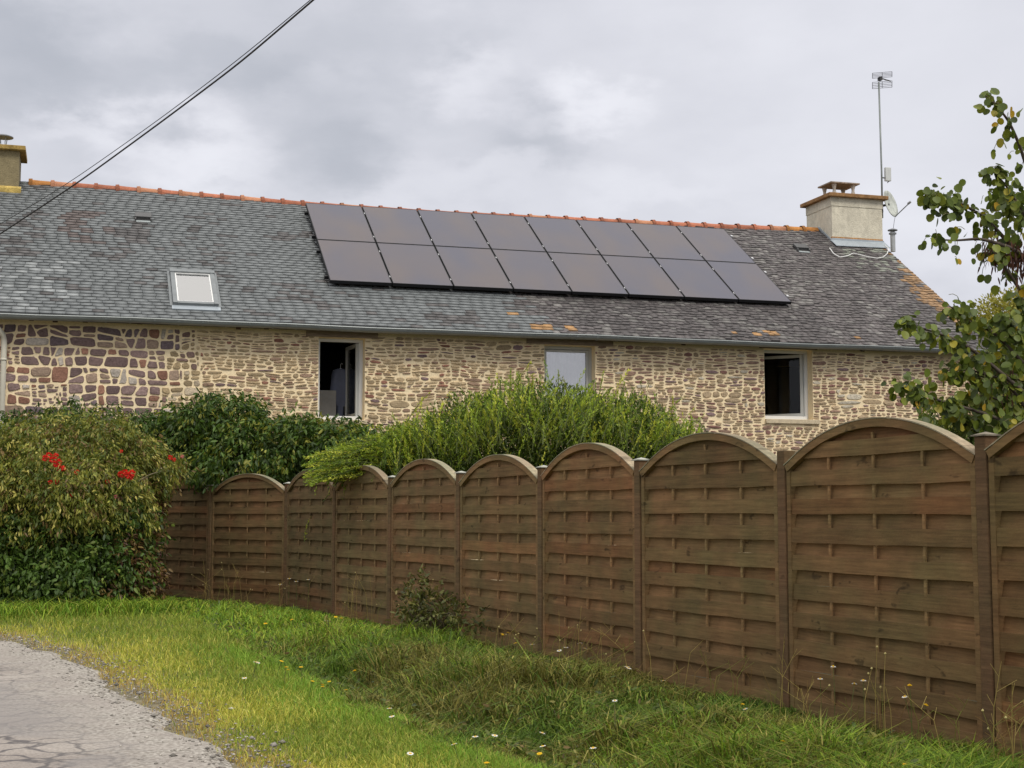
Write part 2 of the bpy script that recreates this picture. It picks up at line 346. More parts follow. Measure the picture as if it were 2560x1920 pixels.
def stones(mb, s0, s1, z0, z1, size, asp, tilt, gap, pal, rnd, rounding=(.22, .25), drop=.0, big=None):
    blocks = []; z = z0; bh = size[1]*3.1
    while z < z1-.02:
        h = min(bh*rnd.uniform(.75, 1.25), z1-z); h = z1-z if z1-z-h < size[0] else h; x = s0-rnd.uniform(0, .5)
        sl = rnd.uniform(-.004, .004)
        while x < s1:
            w_ = rnd.uniform(.55, 1.15); blocks.append([(x, z), (x+w_, z), (x+w_, z+h), (x, z+h)]); x += w_
        z += h
    cells = []
    for b_ in blocks:
        sz = size
        if big and rnd.random() < big[0]: sz = big[1]
        split(b_, asp, sz, tilt, rnd, cells)
    for poly in cells:
        c = np.array(poly).mean(0)
        # wavy courses
        poly = [(x+.012*math.sin(y*13+x*2), y+.016*math.sin(x*3.1+y*2.0)+.007*math.sin(x*9+y*7)) for x, y in poly]; c = np.array(poly).mean(0)
        if rnd.random() < drop: continue
        for nx, ny, x, y in ((-1, 0, s0, 0), (1, 0, s1, 0), (0, -1, 0, z0), (0, 1, 0, z1)): poly = clip(poly, x, y, nx, ny) if len(poly) > 2 else poly
        for a, b, y0, y1 in OPEN:
            if len(poly) < 3: break
            P_ = np.array(poly)
            if P_[:, 0].max() < a or P_[:, 0].min() > b or P_[:, 1].max() < y0-.09 or P_[:, 1].min() > y1: continue
            pen = {'l': P_[:, 0].max()-a, 'r': b-P_[:, 0].min(), 'd': P_[:, 1].max()-(y0-.09), 'u': y1-P_[:, 1].min()}; k = min(pen, key=pen.get)
            poly = {'l': lambda: clip(poly, a+.008, 0, 1, 0), 'r': lambda: clip(poly, b-.008, 0, -1, 0), 'd': lambda: clip(poly, 0, y0-.09, 0, 1), 'u': lambda: clip(poly, 0, y1+.12, 0, -1)}[k]()
        if len(poly) < 3: continue
        poly = inset(poly, gap*rnd.uniform(.75, 1.35))
        if len(poly) < 3: continue
        P = np.array(poly)
        if area_(P) < .0008 or np.ptp(P[:, 1]) < .012: continue
        for it_ in range(2):
            k = rounding[it_]*rnd.uniform(.8, 1.2); nx_ = np.roll(P, -1, 0); P = np.stack([P*(1-k)+nx_*k, P*k+nx_*(1-k)], 1).reshape(-1, 2)
        jt = min(.006, np.ptp(P[:, 1])*.07); P = P+np.array([[rnd.uniform(-jt, jt), rnd.uniform(-jt, jt)] for _ in P])
        ce = P.mean(0); n = len(P); h = rnd.uniform(.010, .026)
        ins = ce+(P-ce)*.88
        V = [(x, TW+.002, z) for x, z in P]+[(x, TW-h, z) for x, z in ins]+[(ce[0]+rnd.uniform(-.03, .03), TW-h-rnd.uniform(0, .006), ce[1])]
        Fs = [(k, (k+1) % n, n+(k+1) % n, n+k) for k in range(n)]+[(n+k, n+(k+1) % n, 2*n) for k in range(n)]
        c0 = np.array(lin(*pal(rnd, c[0]))); gm = c0.mean(); c0 = (gm+(c0-gm)*.92)*rnd.uniform(.80, 1.22)
        C = np.tile(c0, (2*n+1, 1)); C *= (1+np.array([rnd.uniform(-.10, .10) for _ in range(2*n+1)]))[:, None]
        mb.add(V, Fs, C)
def pal_left(r, x=0):
    u = r.random()
    if u < .62: j = r.uniform(-14, 12); return (136+j, 113+j*.9, 108+j*.8)
    if u < .76: return (150, 108, 88)
    if u < .87: return (162, 138, 118)
    if u < .94: return (190, 178, 164)
    return (120, 104, 106)
def pal_mid(r, x=0):
    u = r.random()
    if u < .30: return (138, 112, 102)
    if u < .8: return (166, 144, 108)
    return (192, 174, 146)
def pal_slat(r, x=0):
    u = r.random()
    if u < .70: j = r.uniform(-12, 10); return (190+j, 166+j*.9, 128+j*.8)
    if u < .88: return (166, 136, 112)
    if u < .95: return (158, 110, 90)
    return (134, 110, 108)
def pal_right(r, x=0):
    u = r.random()
    if u < .50: j = r.uniform(-12, 10); return (184+j, 160+j*.9, 126+j*.8)
    if u < .78: return (162, 130, 110)
    if u < .88: return (146, 106, 94)
    if u < .95: return (146, 120, 118)
    return (200, 188, 166)
st = MB(); rnd = random.Random(11)
stones(st, S0, -1.36, 1.2, 4.34, (.09, .18), (1.2, 2.4), (5, 9), .012, lambda r, x: (122, 78, 70), rnd)
zb = [.6, 1.9, 2.35, 2.72, 3.02, 3.38, 3.66, 3.98, 4.34]
for i_ in range(8):
    B1 = 1.35+(0, .05, -.22, .22, -.05, .30, .02, .25)[i_]; B2 = B1+(.6, .5, .8, .35, .7, .3, .55, .25)[i_]; za, zb_ = zb[i_], zb[i_+1]-.001
    stones(st, -1.35, B1, za, zb_, (.12, .24), (1.1, 2.3), (8, 13), .0105, pal_left, rnd, (.15, .21), big=(.16, (.055, .11)))
    stones(st, B1+.01, B2, za, zb_, (.07, .13), (1.5, 3.2), (7, 14), .0100, pal_mid, rnd, (.2, .24))
    stones(st, B2+.01, 8.2, za, zb_, (.050, .074), (2.4, 5.4), (3.2, 20), .0086, pal_slat, rnd, (.25, .25), .01, big=(.06, (.07, .12)))
stones(st, 8.21, SEND-.1, .6, 4.34, (.050, .084), (2.2, 5.2), (3.6, 18), .0092, pal_right, rnd, (.27, .26), .01, big=(.12, (.08, .13)))
st.build('stones', M['stone'], wall)
# gable end stones
# ---- timber lintels / rafter ends / wall plate under the gutter
lt = []
for i, (a, b, z0, z1) in enumerate(OPEN):
    m = MB(); ext = (.22, .34, .10)[i]; hi = z1+.115
    m.box(a-ext, b+ext, TW-.032, TW+.48, z1+.002, hi, np.array(lin(158, 138, 118))*(1, .95, .85)[i]); m.build('lintel', M['oldwood'], house, bevel=.006)
rf = MB(); 
for k, s in enumerate(np.arange(-4.6, 17, .42)):
    s += rnd.uniform(-.05, .05)
    if any(a-.4 < s < b+.4 for a, b, _, _ in OPEN): continue
    g = (7.65-ZE)/(TR-TE); ln = rnd.uniform(.10, .24)
    rf = MB(); rf.box(s, s+.08, TW-ln, TW+.3, -.12, -.02, np.array(lin(100, 76, 62))*rnd.uniform(.6, 1.1), T=lambda x, y, z: (x, y, z+ZE+g*(y-TE)-.05)); rf.build('rafter_end', M['oldwood'], house)

# ---- roof
roof = MB()
def rp(s, t, off=0): return (s, t, roof_z(s, t)+off)
ss = np.linspace(S0-.2, SEND, 40)
for a, b in zip(ss[:-1], ss[1:]):
    V = [rp(a, TE+.03, -.03), rp(b, TE+.03, -.03), rp(b, TR, -.03), rp(a, TR, -.03), rp(a, TE+.03, -.09), rp(b, TE+.03, -.09), rp(b, TR, -.09), rp(a, TR, -.09),
         (a, 2*TR-TE, ZE), (b, 2*TR-TE, ZE), (a, 2*TR-TE, ZE-.06), (b, 2*TR-TE, ZE-.06)]
    roof.add(V, [(0, 1, 2, 3), (4, 7, 6, 5), (0, 4, 5, 1), (3, 2, 9, 8), (7, 10, 11, 6), (8, 9, 11, 10)])
a = S0-.2
roof.add([rp(SEND, TE+.03, -.03), rp(SEND, TR, -.03), (SEND, 2*TR-TE, ZE), (SEND, 2*TR-TE, ZE-.06), rp(SEND, TR, -.09), rp(SEND, TE+.03, -.09)], [(0, 5, 4, 1), (1, 4, 3, 2)])
roofo = roof.build('roof', M['underlay'], house)
# slates
def slates():
    Vs = []; Cs = []; Ps = []; n = 0
    L = math.hypot(TR-TE, 3.2); expo = .117; rows = int(L/expo); rr = random.Random(5)
    for r in range(rows+1):
        s = S0-.2+rr.uniform(0, .16)
        while s < SEND-.02:
            f0 = r*expo/L; tmid = TE+f0*(TR-TE)
            old = s > 8.05+(tmid-TE)*-.35+.25*math.sin(r*1.7)
            wd = (rr.uniform(.185, .225) if not old else rr.uniform(.09, .19)); wd = min(wd, SEND-s)
            gp = .006 if not old else .004
            if wd < .03: break
            lo = f0*L-.005+(rr.uniform(-.006, .006) if not old else rr.uniform(-.028, .028)); hi_ = min(lo+expo*1.35, L)
            th = rr.uniform(.012, .020) if not old else rr.uniform(.008, .026)
            ta = TE+lo/L*(TR-TE); tb = TE+hi_/L*(TR-TE)
            j = rr.uniform(-.004, .004); j2 = rr.uniform(-.012, .012) if old else 0
            x0, x1 = s+gp/2, s+wd-gp/2
            # vertices: top surface (4), lower butt (2 below)
            za, zb = roof_z(s, ta), roof_z(s, tb)
            V = [(x0, ta, za+th+j+.004), (x1, ta+j2, za+th-j+.004), (x1, tb, zb+.001), (x0, tb, zb+.001),
                 (x0, ta, za-.012), (x1, ta+j2, za-.012), (x1, tb, zb-.02), (x0, tb, zb-.02)]
            p1 = float(vnoise(s, ta, 1.1, 1)); p2 = float(vnoise(s, ta*1.6, 2.8, 2)); p3 = float(vnoise(s, ta, .55, 3))
            if not old:
                c = np.array([.156, .168, .170])*rr.uniform(.93, 1.06)
                if p2*.6+p1*.4+rr.uniform(-.14, .14) > .70: c = np.array([.100, .094, .092])*rr.uniform(.7, 1.25)
                if s < -.2 and tmid < 25.9 and rr.random() < .35*p1+.1: c = np.array([.27, .285, .285])
                if (s-(-.05))**2/.22+(tmid-27.2)**2/.5 < 1 and rr.random() < .55: c = np.array([.115, .092, .085])
            else:
                c = np.array([.112, .098, .096])*rr.uniform(.72, 1.22)
                if rr.random() < .20+.3*(p2-.5): c = np.array([.190, .178, .166])*rr.uniform(.75, 1.15)
                if p3 > .62: c *= .82
                vg = SEND-s
                if 24.9 < tmid < 28.3 and vg < .12+.62*max(0, 1-abs(tmid-26.1)/1.7)*(.6+.8*p2) and rr.random() < .85: c = np.array([.32, .19, .09])*rr.uniform(.6, 1.15)
                elif vg < 1.3 and tmid > 27.0 and rr.random() < .35: c = np.array([.23, .24, .20])
            for (q, w_, tt, h_) in LICH:
                if abs(s+wd/2-q) < w_*.8 and abs(ta-tt) < h_*.7: c = np.array([.38, .21, .08])*rr.uniform(.8, 1.1)
            cb = c*(.30 if not old else .38)  # dark butt edge, with the shadow line between slate rows painted into its colour
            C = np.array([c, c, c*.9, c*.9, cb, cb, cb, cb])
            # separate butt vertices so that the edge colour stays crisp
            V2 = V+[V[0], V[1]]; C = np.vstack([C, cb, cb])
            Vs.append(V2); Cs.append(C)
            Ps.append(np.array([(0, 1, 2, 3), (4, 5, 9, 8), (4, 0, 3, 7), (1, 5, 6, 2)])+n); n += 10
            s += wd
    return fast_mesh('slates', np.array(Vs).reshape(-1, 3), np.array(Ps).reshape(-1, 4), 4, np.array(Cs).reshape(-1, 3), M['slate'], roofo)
LICH = []
for (x, y, w_, h_) in ((1285, 788, .14, .12), (1360, 824, .17, .12), (1429, 827, .10, .1), (1930, 837, .17, .12), (1898, 842, .06, .08), (1842, 836, .08, .1), (2145, 851, .06, .08)):
    s, t, z = on_roof(x, y); LICH.append((s, w_, t, h_))
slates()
# ridge tiles
rt = MB(); sp = .405; s = -1.02; k = 0; rr = random.Random(9)
ridge_end = 15.98
while s < ridge_end:
    e = min(s+sp, ridge_end); col = np.array(lin(176, 110, 84))*rr.uniform(.78, 1.1)
    if rr.random() < .2: col = np.array(lin(188, 132, 100))*rr.uniform(.8, 1)
    if s < -.7 or e > ridge_end-.5: col = np.array(lin(178, 122, 66))
    def ring(x, r, dz=0): return [(x, TR+r*math.sin(q)*1.05, ridge_z(x)-.075+dz+r*math.cos(q)) for q in np.linspace(-2.0, 2.0, 11)]
    prof = [(s-.012, .140), (s+.055, .146), (s+.06, .122), (s+.2, .116), (e, .112)]
    V = sum([ring(x, r) for x, r in prof], []); Fs = [(i*11+j, i*11+j+1, (i+1)*11+j+1, (i+1)*11+j) for i in range(4) for j in range(10)]
    C = np.tile(col, (55, 1)); C[:22] *= rr.uniform(.6, .9); rt.add(V, Fs, C); s += sp; k += 1
rt.build('ridge_tiles', M['tile'], roofo, smooth=False)
for sx in (SEND-.05,):
    pass
# verge (edge of the gable): thin mortar fillet under the slates
vg = MB()
for a, b in zip(np.linspace(TE+.05, TR, 24)[:-1], np.linspace(TE+.05, TR, 24)[1:]):
    c = np.array(lin(150, 132, 108))*rr.uniform(.7, 1.1)
    vg.box(SEND-.10, SEND+.015, a, b-.004, -.10, -.005, c, T=lambda x, y, z: (x, y, roof_z(x, y)+z))
vg.build('verge', M['moss'], roofo)

# ---- gutter with brackets
gt = MB(); gr = .074; gz = ZE-.035; gc = TE-.055
pr = [(gc+gr*math.cos(q), gz+gr*math.sin(q)) for q in np.linspace(math.pi, 2*math.pi, 13)]
pr = [(gc-gr-.012, gz+.012), (gc-gr-.016, gz-.002), (gc-gr-.004, gz-.006)]+pr
inn = [(gc+(gr-.004)*math.cos(q), gz+(gr-.004)*math.sin(q)) for q in np.linspace(2*math.pi, math.pi, 13)]
loop = pr+inn; n = len(loop)
xs = np.arange(S0-.2, SEND+.06, .5); xs = np.append(xs, SEND+.05); V = []
for i, x in enumerate(xs):
    dz = .006*math.sin(x*.9)+.004*math.sin(x*2.3); V += [(x, y, z+dz) for y, z in loop]
gt.add(V, [(i*n+j, (i+1)*n+j, (i+1)*n+(j+1) % n, i*n+(j+1) % n) for i in range(len(xs)-1) for j in range(n)])
for x in np.arange(S0, SEND, .385):
    V = []
    for dx in (-.011, .011): V += [(x+dx, gc+(gr+.005)*math.cos(q), gz+(gr+.005)*math.sin(q)) for q in np.linspace(math.pi*.98, 2*math.pi, 9)]
    gt.add(V, [(j, j+1, 9+j+1, 9+j) for j in range(8)])
gutter = gt.build('gutter', M['zinc'], house, smooth=False)

# ---- downpipe at the left
dp = MB(); sa, _ = st_plane(9, 900, TW-.06)
pts = [(sa-.16, gc, gz-.05), (sa-.14, gc+.02, gz-.17), (sa-.02, TW-.09, gz-.30), (sa, TW-.07, gz-.40), (sa, TW-.07, 0)]
dp.tube(pts, .047, 12)
for z in (3.72, 2.4, 1.1): dp.tube([(sa, TW-.07, z), (sa, TW-.07, z+.03)], .056, 12)
dp.build('downpipe', M['pipe'], house, smooth=True)

# ---- windows
def window(i, closed=False, ang=0, sillbox=False):
    a, b, z0, z1 = OPEN[i]; t = TW+.19; fr = empty('window'); fr.parent = house
    m = MB(); fw = .055
    m.box(a, a+fw, t, t+.07, z0, z1); m.box(b-fw, b, t, t+.07, z0, z1); m.box(a+fw, b-fw, t, t+.07, z1-fw, z1); m.box(a+fw, b-fw, t-.05, t+.07, z0, z0+.07)
    m.box(b-fw-.012, b-fw, t+.01, t+.06, z0+.07, z1-fw)
    m.build('frame', M['upvc'] if not closed else M['upvc2'], fr, bevel=.004)
    W = b-a-2*fw-.02; H = z1-z0-fw-.09
    sash = empty('sash', (b-fw-.012, t+.05, z0+.08)); sash.parent = fr; sash.rotation_euler = (0, 0, ang)
    # sash modelled leftwards from its hinge: x from -W to 0
    if True:
        q = MB(); sw = .055 if not closed else .04
        q.box(-W, -W+sw, -.045, .015, 0, H); q.box(-sw, 0, -.045, .015, 0, H); q.box(-W+sw, -sw, -.045, .015, 0, sw); q.box(-W+sw, -sw, -.045, .015, H-sw, H)
        so = q.build('sash', M['upvc2'], fr, bevel=.003); so.location = sash.location; so.rotation_euler = sash.rotation_euler
        g = MB(); g.box(-W+sw, -sw, -.022, -.012, sw, H-sw); go = g.build('pane', M['frost'] if closed else M['glass'], fr); go.location = so.location; go.rotation_euler = so.rotation_euler
    bpy.data.objects.remove(sash)
    return fr, (a, b, z0, z1, t)
f1, w1 = window(0, ang=R(-84))
f2, w2 = window(1, closed=True, ang=0)
f3, w3 = window(2, ang=R(-44))
a, b, z0, z1, t = w2
c2 = MB(); xs = np.linspace(a+.07, b-.08, 60); V = [(x, t+.11+.010*math.sin(x*38)+.004*math.sin(x*91), z) for z in (z0+.05, z1-.05) for x in xs]
c2.add(V, [(i, i+1, 60+i+1, 60+i) for i in range(59)], (.85, .845, .84)); c2.build('curtain', M['cloth'], f2)
for i, (a, b, z0, z1) in enumerate(OPEN):
    m = MB()
    if i == 2: m.box(a+.0, b+.12, TW-.05, TW+.16, z0-.085, z0-.004, lin(205, 188, 158))
    else: m.box(a-.0, b+.05, TW-.03, TW+.16, z0-.07, z0-.004, lin(205, 188, 158))
    m.build('sill', M['stucco'], (f1, f2, f3)[i], bevel=.006)

# clothes on a hanger behind the left window
clo = empty('hanging_clothes'); clo.rotation_euler = (0, 0, TH)
p = st_plane(853, 900, TW+1.0); q = MB(); sx = p[0]-.02; zt_ = 3.85
rows = [(.05, 0, .02), (.13, .03, .05), (.17, .12, .07), (.19, .35, .08), (.20, .62, .08), (.16, .66, .06), (.07, .68, .05), (.065, .95, .04), (.05, 1.15, .03)]
V = []; nn = 20
for wd, dz, dp_ in rows:
    for k in range(nn):
        an = 2*math.pi*k/nn; V.append((sx+wd*math.cos(an)*(1+.12*math.sin(3*an+dz*7)), TW+.95+dp_*math.sin(an)*(1+.3*math.sin(5*an)), zt_-dz))
q.add(V, [(i*nn+k, i*nn+(k+1) % nn, (i+1)*nn+(k+1) % nn, (i+1)*nn+k) for i in range(len(rows)-1) for k in range(nn)]+[tuple(range(nn))], (.16, .175, .24))
q.build('robe', M['cloth'], clo, smooth=True)
h = MB(); h.tube([(sx, TW+.95, zt_), (sx, TW+.95, zt_+.07), (sx+.02, TW+.95, zt_+.10), (sx+.04, TW+.95, zt_+.08)], .004, 6); h.tube([(sx-.13, TW+.95, zt_-.04), (sx, TW+.95, zt_+.005), (sx+.13, TW+.95, zt_-.04)], .006, 6)
h.build('hanger', M['grey_metal'], clo)
tag(clo, 'dark bluish robe hanging inside the open window', 'clothes')
bd = MB(); p0 = st_plane(799, 975, TW+.8); p1 = st_plane(838, 975, TW+.8)
bd.box(p0[0]-.3, p1[0]+.02, TW+.8, TW+.83, 2.42, p0[1], (.30, .29, .27)); bo = bd.build('grey_board', M['cloth'], None, bevel=.01); bo.rotation_euler = (0, 0, TH)
tag(bo, 'pale grey board standing inside the open window, left of the robe', 'board')

# ---- chimneys
def chimney(s0, s1, t0, t1, ztop, zb, col, capcol, band=True):
    m = MB(); m.box(s0, s1, t0, t1, zb, ztop, col)
    if band: m.box(s0-.012, s1+.012, t0-.012, t1+.012, ztop-.20, ztop, np.array(col)*.96)
    if band: m.box(s0-.012, s1+.012, t0-.012, t1+.012, zb+.0, zb+.001, col)
    ch = m.build('chimney', M['stucco'], house, bevel=.008)
    c = MB(); c.box(s0-.11, s1+.11, t0-.11, t1+.11, ztop, ztop+.085, capcol); c.build('chimney_cap', M['moss'], ch, bevel=.01); return ch
sA, _, zA = on_roof(2080, 606); sB, _, _ = on_roof(2206, 606)
tA = TR-.58; tB = TR+.58
_, zc = st_plane(2076, 492, tA)
s0c = st_plane(2080, 560, tA)[0]; s1c = st_plane(2206, 560, tA)[0]
ch1 = chimney(s0c, s1c, tA, tB, zc, 6.9, lin(212, 204, 184), lin(150, 114, 76))
m = MB(); zf = roof_z(s0c, tA)
m.box(s0c-.02, s1c+.02, tA-.025, tA-.002, zf-.1, zf+.085); 
m.box(s0c-.05, s1c+.03, tA-.26, tA-.02, 0, .018, T=lambda x, y, z: (x, y, roof_z(x, y)+z+.035))
m.box(s0c-.03, s0c-.004, tA-.02, TR, -.05, .06, T=lambda x, y, z: (x, y, roof_z(x, y)+z))
m.build('flashing', M['flash'], ch1, bevel=.003)
m = MB(); m.box(s0c-.003, s1c+.004, tA-.004, tA+.1, zf+.085, zf+.12, lin(180, 134, 86)); m.build('mortar_band', M['moss'], ch1)
# chimney pot: two slabs on four waisted legs
m = MB(); cs = (s0c+s1c)/2-.15; ct = TR-.05; zb = zc+.085
m.box(cs-.36, cs+.36, ct-.30, ct+.30, zb, zb+.04, lin(140, 120, 90))
for dx in (-.24, .24):
    for dy in (-.22, .22): m.lathe([(.062, 0), (.035, .11), (.035, .15), (.062, .26)], (cs+dx, ct+dy, zb+.04), 10, lin(185, 178, 168))
m.box(cs-.37, cs+.37, ct-.31, ct+.31, zb+.30, zb+.335, lin(150, 135, 120))
m.build('chimney_pot', M['moss'], ch1, bevel=.006)
sL = st_plane(47, 440, TR-.45)[0]; _, zL = st_plane(40, 377, TR-.45)
ch2 = chimney(sL-1.15, sL, TR-.45, TR+.45, zL, 6.9, lin(140, 128, 98), lin(165, 138, 80), band=False)
m = MB(); zf2 = roof_z(sL, TR-.45)
V = []; 
m.box(sL-1.2, sL+.05, TR-.52, TR-.445, -.02, .10, lin(190, 165, 95), T=lambda x, y, z: (x, y, roof_z(x, y)+z)); m.build('mortar_band', M['moss'], ch2, bevel=.01)
m = MB(); cxs, cz = st_plane(8, 341, TR-.05); zb = zL+.085
m.lathe([(.02, .0), (.19, .005), (.19, .02), (.10, .055), (.01, .07)], (cxs, TR-.05, cz-.03), 20, (.2, .21, .22))
for an in (.6, 2.2, 3.8, 5.3): m.tube([(cxs+.09*math.cos(an), TR-.05+.09*math.sin(an), cz-.02), (cxs+.07*math.cos(an), TR-.05+.07*math.sin(an), cz-.14), (cxs+.10*math.cos(an), TR-.05+.10*math.sin(an), zb)], .009, 6, (.3, .32, .32))
m.lathe([(.11, 0), (.11, .03)], (cxs, TR-.05, zb), 14, (.2, .2, .2))
m.build('chimney_cowl', M['grey_metal'], ch2)
# ---- roof window
c_ = [on_roof(*p) for p in ((420, 686), (528, 690), (552, 771), (437, 766))]
sw0 = (c_[0][0]+c_[3][0])/2; sw1 = (c_[1][0]+c_[2][0])/2; tw1 = (c_[0][1]+c_[1][1])/2; tw0 = (c_[2][1]+c_[3][1])/2
g_ = math.atan((7.67-ZE)/(TR-TE)); ORG = np.array([sw0, tw0, roof_z((sw0+sw1)/2, tw0)])
Lw = (tw1-tw0)/math.cos(g_); Ww = sw1-sw0
def TR_(org, g):
    dr = np.array([0, math.cos(g), math.sin(g)]); nr = np.array([0, -math.sin(g), math.cos(g)])
    return lambda x, y, z: tuple(org+np.array([1, 0, 0])*x+dr*y+nr*z)
T = TR_(ORG, g_)
sky_ = empty('skylight'); sky_.parent = house
m = MB(); b_ = .075
m.box(0, b_, 0, Lw, .0, .085, (.20, .215, .22), T=T); m.box(Ww-b_, Ww, 0, Lw, .0, .085, (.20, .215, .22), T=T); m.box(b_, Ww-b_, 0, b_, 0, .078, (.20, .215, .22), T=T); m.box(-.01, Ww+.01, Lw-b_*1.2, Lw+.015, 0, .10, (.20, .215, .22), T=T)
m.box(-.05, 0, -.02, Lw+.05, -.01, .03, (.20, .215, .22), T=T); m.box(Ww, Ww+.05, -.02, Lw+.05, -.01, .03, (.20, .215, .22), T=T)
m.build('frame', M['grey_metal'], sky_, bevel=.005)
m = MB(); m.box(-.02, Ww+.03, -.14, 0, .0, .028, T=T); m.build('flashing', M['flash'], sky_)
m = MB(); i0 = b_; i1 = .022
m.box(i0, i0+i1, b_, Lw-b_*1.2, .03, .07, T=T); m.box(Ww-i0-i1, Ww-i0, b_, Lw-b_*1.2, .03, .07, T=T); m.box(i0+i1, Ww-i0-i1, b_, b_+i1, .03, .07, T=T); m.box(i0+i1, Ww-i0-i1, Lw-b_*1.2-i1, Lw-b_*1.2, .03, .07, T=T)
m.build('sash', M['upvc'], sky_)
m = MB(); m.box(i0+i1, Ww-i0-i1, b_+i1, Lw-b_*1.2-i1, .05, .058, T=T); m.build('pane', M['skyglass'], sky_)
m = MB(); m.box(i0, Ww-i0, b_, Lw-b_*1.2, .022, .028, (.9, .9, .9), T=T); m.build('blind', M['cloth'], sky_)
# roof vents
for (x, y) in ((358, 552), (2007, 628)):
    s, t, z = on_roof(x, y); T = TR_(np.array([s, t, roof_z(s, t)]), g_)
    m = MB(); m.box(-.14, .14, -.02, .22, .005, .03, (.05, .05, .05), T=T); m.box(-.15, .15, .03, .24, .03, .075, (.10, .10, .10), T=T)
    m.box(-.15, -.13, -.05, .1, .0, .06, (.12, .12, .12), T=T); m.box(.13, .15, -.05, .1, .0, .06, (.12, .12, .12), T=T)
    m.box(-.13, .13, -.11, -.03, .012, .022, (.33, .36, .36), T=T); m.build('roof_vent', M['grey_metal'], house)
# small flue behind the chimney
s, t = st_plane(2232, 600, TR-.6)[0], TR-.6; z = roof_z(s, t)
m = MB(); m.lathe([(.055, -.15), (.055, .30), (.05, .30)], (s, t, z), 14, (.42, .43, .43)); m.lathe([(.11, 0), (.11, .02), (.03, .05)], (s, t, z+.33), 14, (.25, .26, .27)); m.lathe([(.085, 0), (.085, .03)], (s, t, z+.25), 14, (.3, .31, .32))
for an in (0, 2.1, 4.2): m.tube([(s+.05*math.cos(an), t+.05*math.sin(an), z+.28), (s+.05*math.cos(an), t+.05*math.sin(an), z+.34)], .006, 5, (.3, .3, .3))
m.build('flue_pipe', M['grey_metal'], house, smooth=False)

# ---- solar panels: flat array on rails, standing off the slates
PW, PH = 1.134, 1.722; PS = 9.2/8; PV = 3.70/2
A0 = np.array([4.262, 25.40, 5.435]); TS = TR_(np.zeros(3), SL)
HM = house.matrix_basis
def h2w(v): return np.array([v[0]*math.cos(TH)-v[1]*math.sin(TH), v[0]*math.sin(TH)+v[1]*math.cos(TH), v[2]])
ordn = ['leftmost', 'second from the left', 'third from the left', 'fourth from the left', 'fifth from the left', 'third from the right', 'second from the right', 'rightmost']
proto = None
for r in range(2):
    for c in range(8):
        if proto is None:
            proto = empty('solar_panel')
            H_ = PV-.022; W_ = PS-.022
            g = MB(); g.box(.012, W_-.012, .012, H_-.012, -.004, .004, T=TS); go = g.build('glass', M['solar'], proto)
            m = MB(); d_ = -.055
            m.box(0, .012, 0, H_, d_, .006, T=TS); m.box(W_-.012, W_, 0, H_, d_, .006, T=TS); m.box(.012, W_-.012, 0, .012, d_, .006, T=TS); m.box(.012, W_-.012, H_-.012, H_, d_, .006, T=TS)
            m.box(.012, W_-.012, .012, H_-.012, d_+.002, d_+.004, T=TS)
            m.build('frame', M['frame'], proto); o = proto
        else: o = copy_tree(proto)
        P = A0+np.array([1, 0, 0])*c*PS+DR*(r*PV+.0); o.location = h2w(P); o.rotation_euler = (0, 0, TH)
        tag(o, f'black solar panel in the {"lower" if r == 0 else "upper"} row on the slate roof, {ordn[c]}', 'solar panel', 'solar panels in two rows on the roof')
rl = empty('mounting_rails', h2w(A0), TH)
for k, dd in enumerate((.28, 1.42, 2.12, 3.30)):
    m = MB(); m.box(-.06, 9.24, dd-.02, dd+.02, -.10, -.038, T=TS)
    for x in np.arange(.2, 9.1, 1.1): m.box(x-.02, x+.02, dd-.05, dd-.02, -.17, -.06, T=TS)
    m.build('rail', M['frame'], rl)
    for c in range(1, 8): m = MB(); m.box(c*PS-.019, c*PS-.004, dd-.03, dd+.03, -.03, .009, T=TS); m.build('clamp', M['alu'], rl)
    m = MB(); m.box(9.19, 9.235, dd-.035, dd+.035, -.04, .009, T=TS); m.build('clamp', M['alu'], rl)
tag(rl, 'black mounting rails with small aluminium clamps holding the solar panels to the roof', 'mounting rails')

# ---- mast, aerial, dish, box, cables
def HW(s, t, z): return h2w((s, t, z))
tm = TR-.35
def Hpx(x, y, t=tm): s, z = st_plane(x, y, t); return np.array([s, t, z])
mast = empty('aerial_mast', (0, 0, 0), TH)
m = MB(); m.tube([Hpx(2206, 545), Hpx(2204, 430), Hpx(2197, 206)], .021, 10, (.22, .24, .23)); m.build('pole', M['grey_metal'], mast, smooth=True)
m = MB()
for y in (497, 528): 
    p = Hpx(2203, y); m.box(p[0]-.14, p[0]+.03, p[1]-.02, p[1]+.02, p[2]-.015, p[2]+.015, (.06, .06, .06)); m.box(p[0]-.035, p[0]+.035, p[1]-.035, p[1]+.035, p[2]-.03, p[2]+.03, (.08, .08, .08))
m.build('bracket', M['grey_metal'], mast)
def grid(y0, y1, xl, xr, slope):
    g = MB(); n = 5
    for k in range(n):
        f = k/(n-1); g.tube([Hpx(xl, y0+(y1-y0)*f+slope), Hpx(xr, y0+(y1-y0)*f)], .006, 5, (.16, .16, .18))
    for x in (xl, (xl+xr)/2, xr): 
        e = slope*(xr-x)/(xr-xl); g.tube([Hpx(x, y0+e), Hpx(x, y1+e)], .007, 5, (.16, .16, .18))
    return g
g = grid(179, 192, 2181, 2230, 4); g.build('aerial_grid', M['grey_metal'], mast)
g = grid(202, 218, 2181, 2230, 4); g.build('aerial_grid', M['grey_metal'], mast)
g = MB(); a_ = Hpx(2200, 196); b_2 = a_+np.array([.1, -.28, -.14]); g.tube([a_+np.array([0, .02, .02]), b_2], .016, 6, (.05, .05, .05)); g.box(a_[0]-.035, a_[0]+.035, a_[1]-.05, a_[1]+.05, a_[2]-.05, a_[2]+.03, (.05, .05, .05))
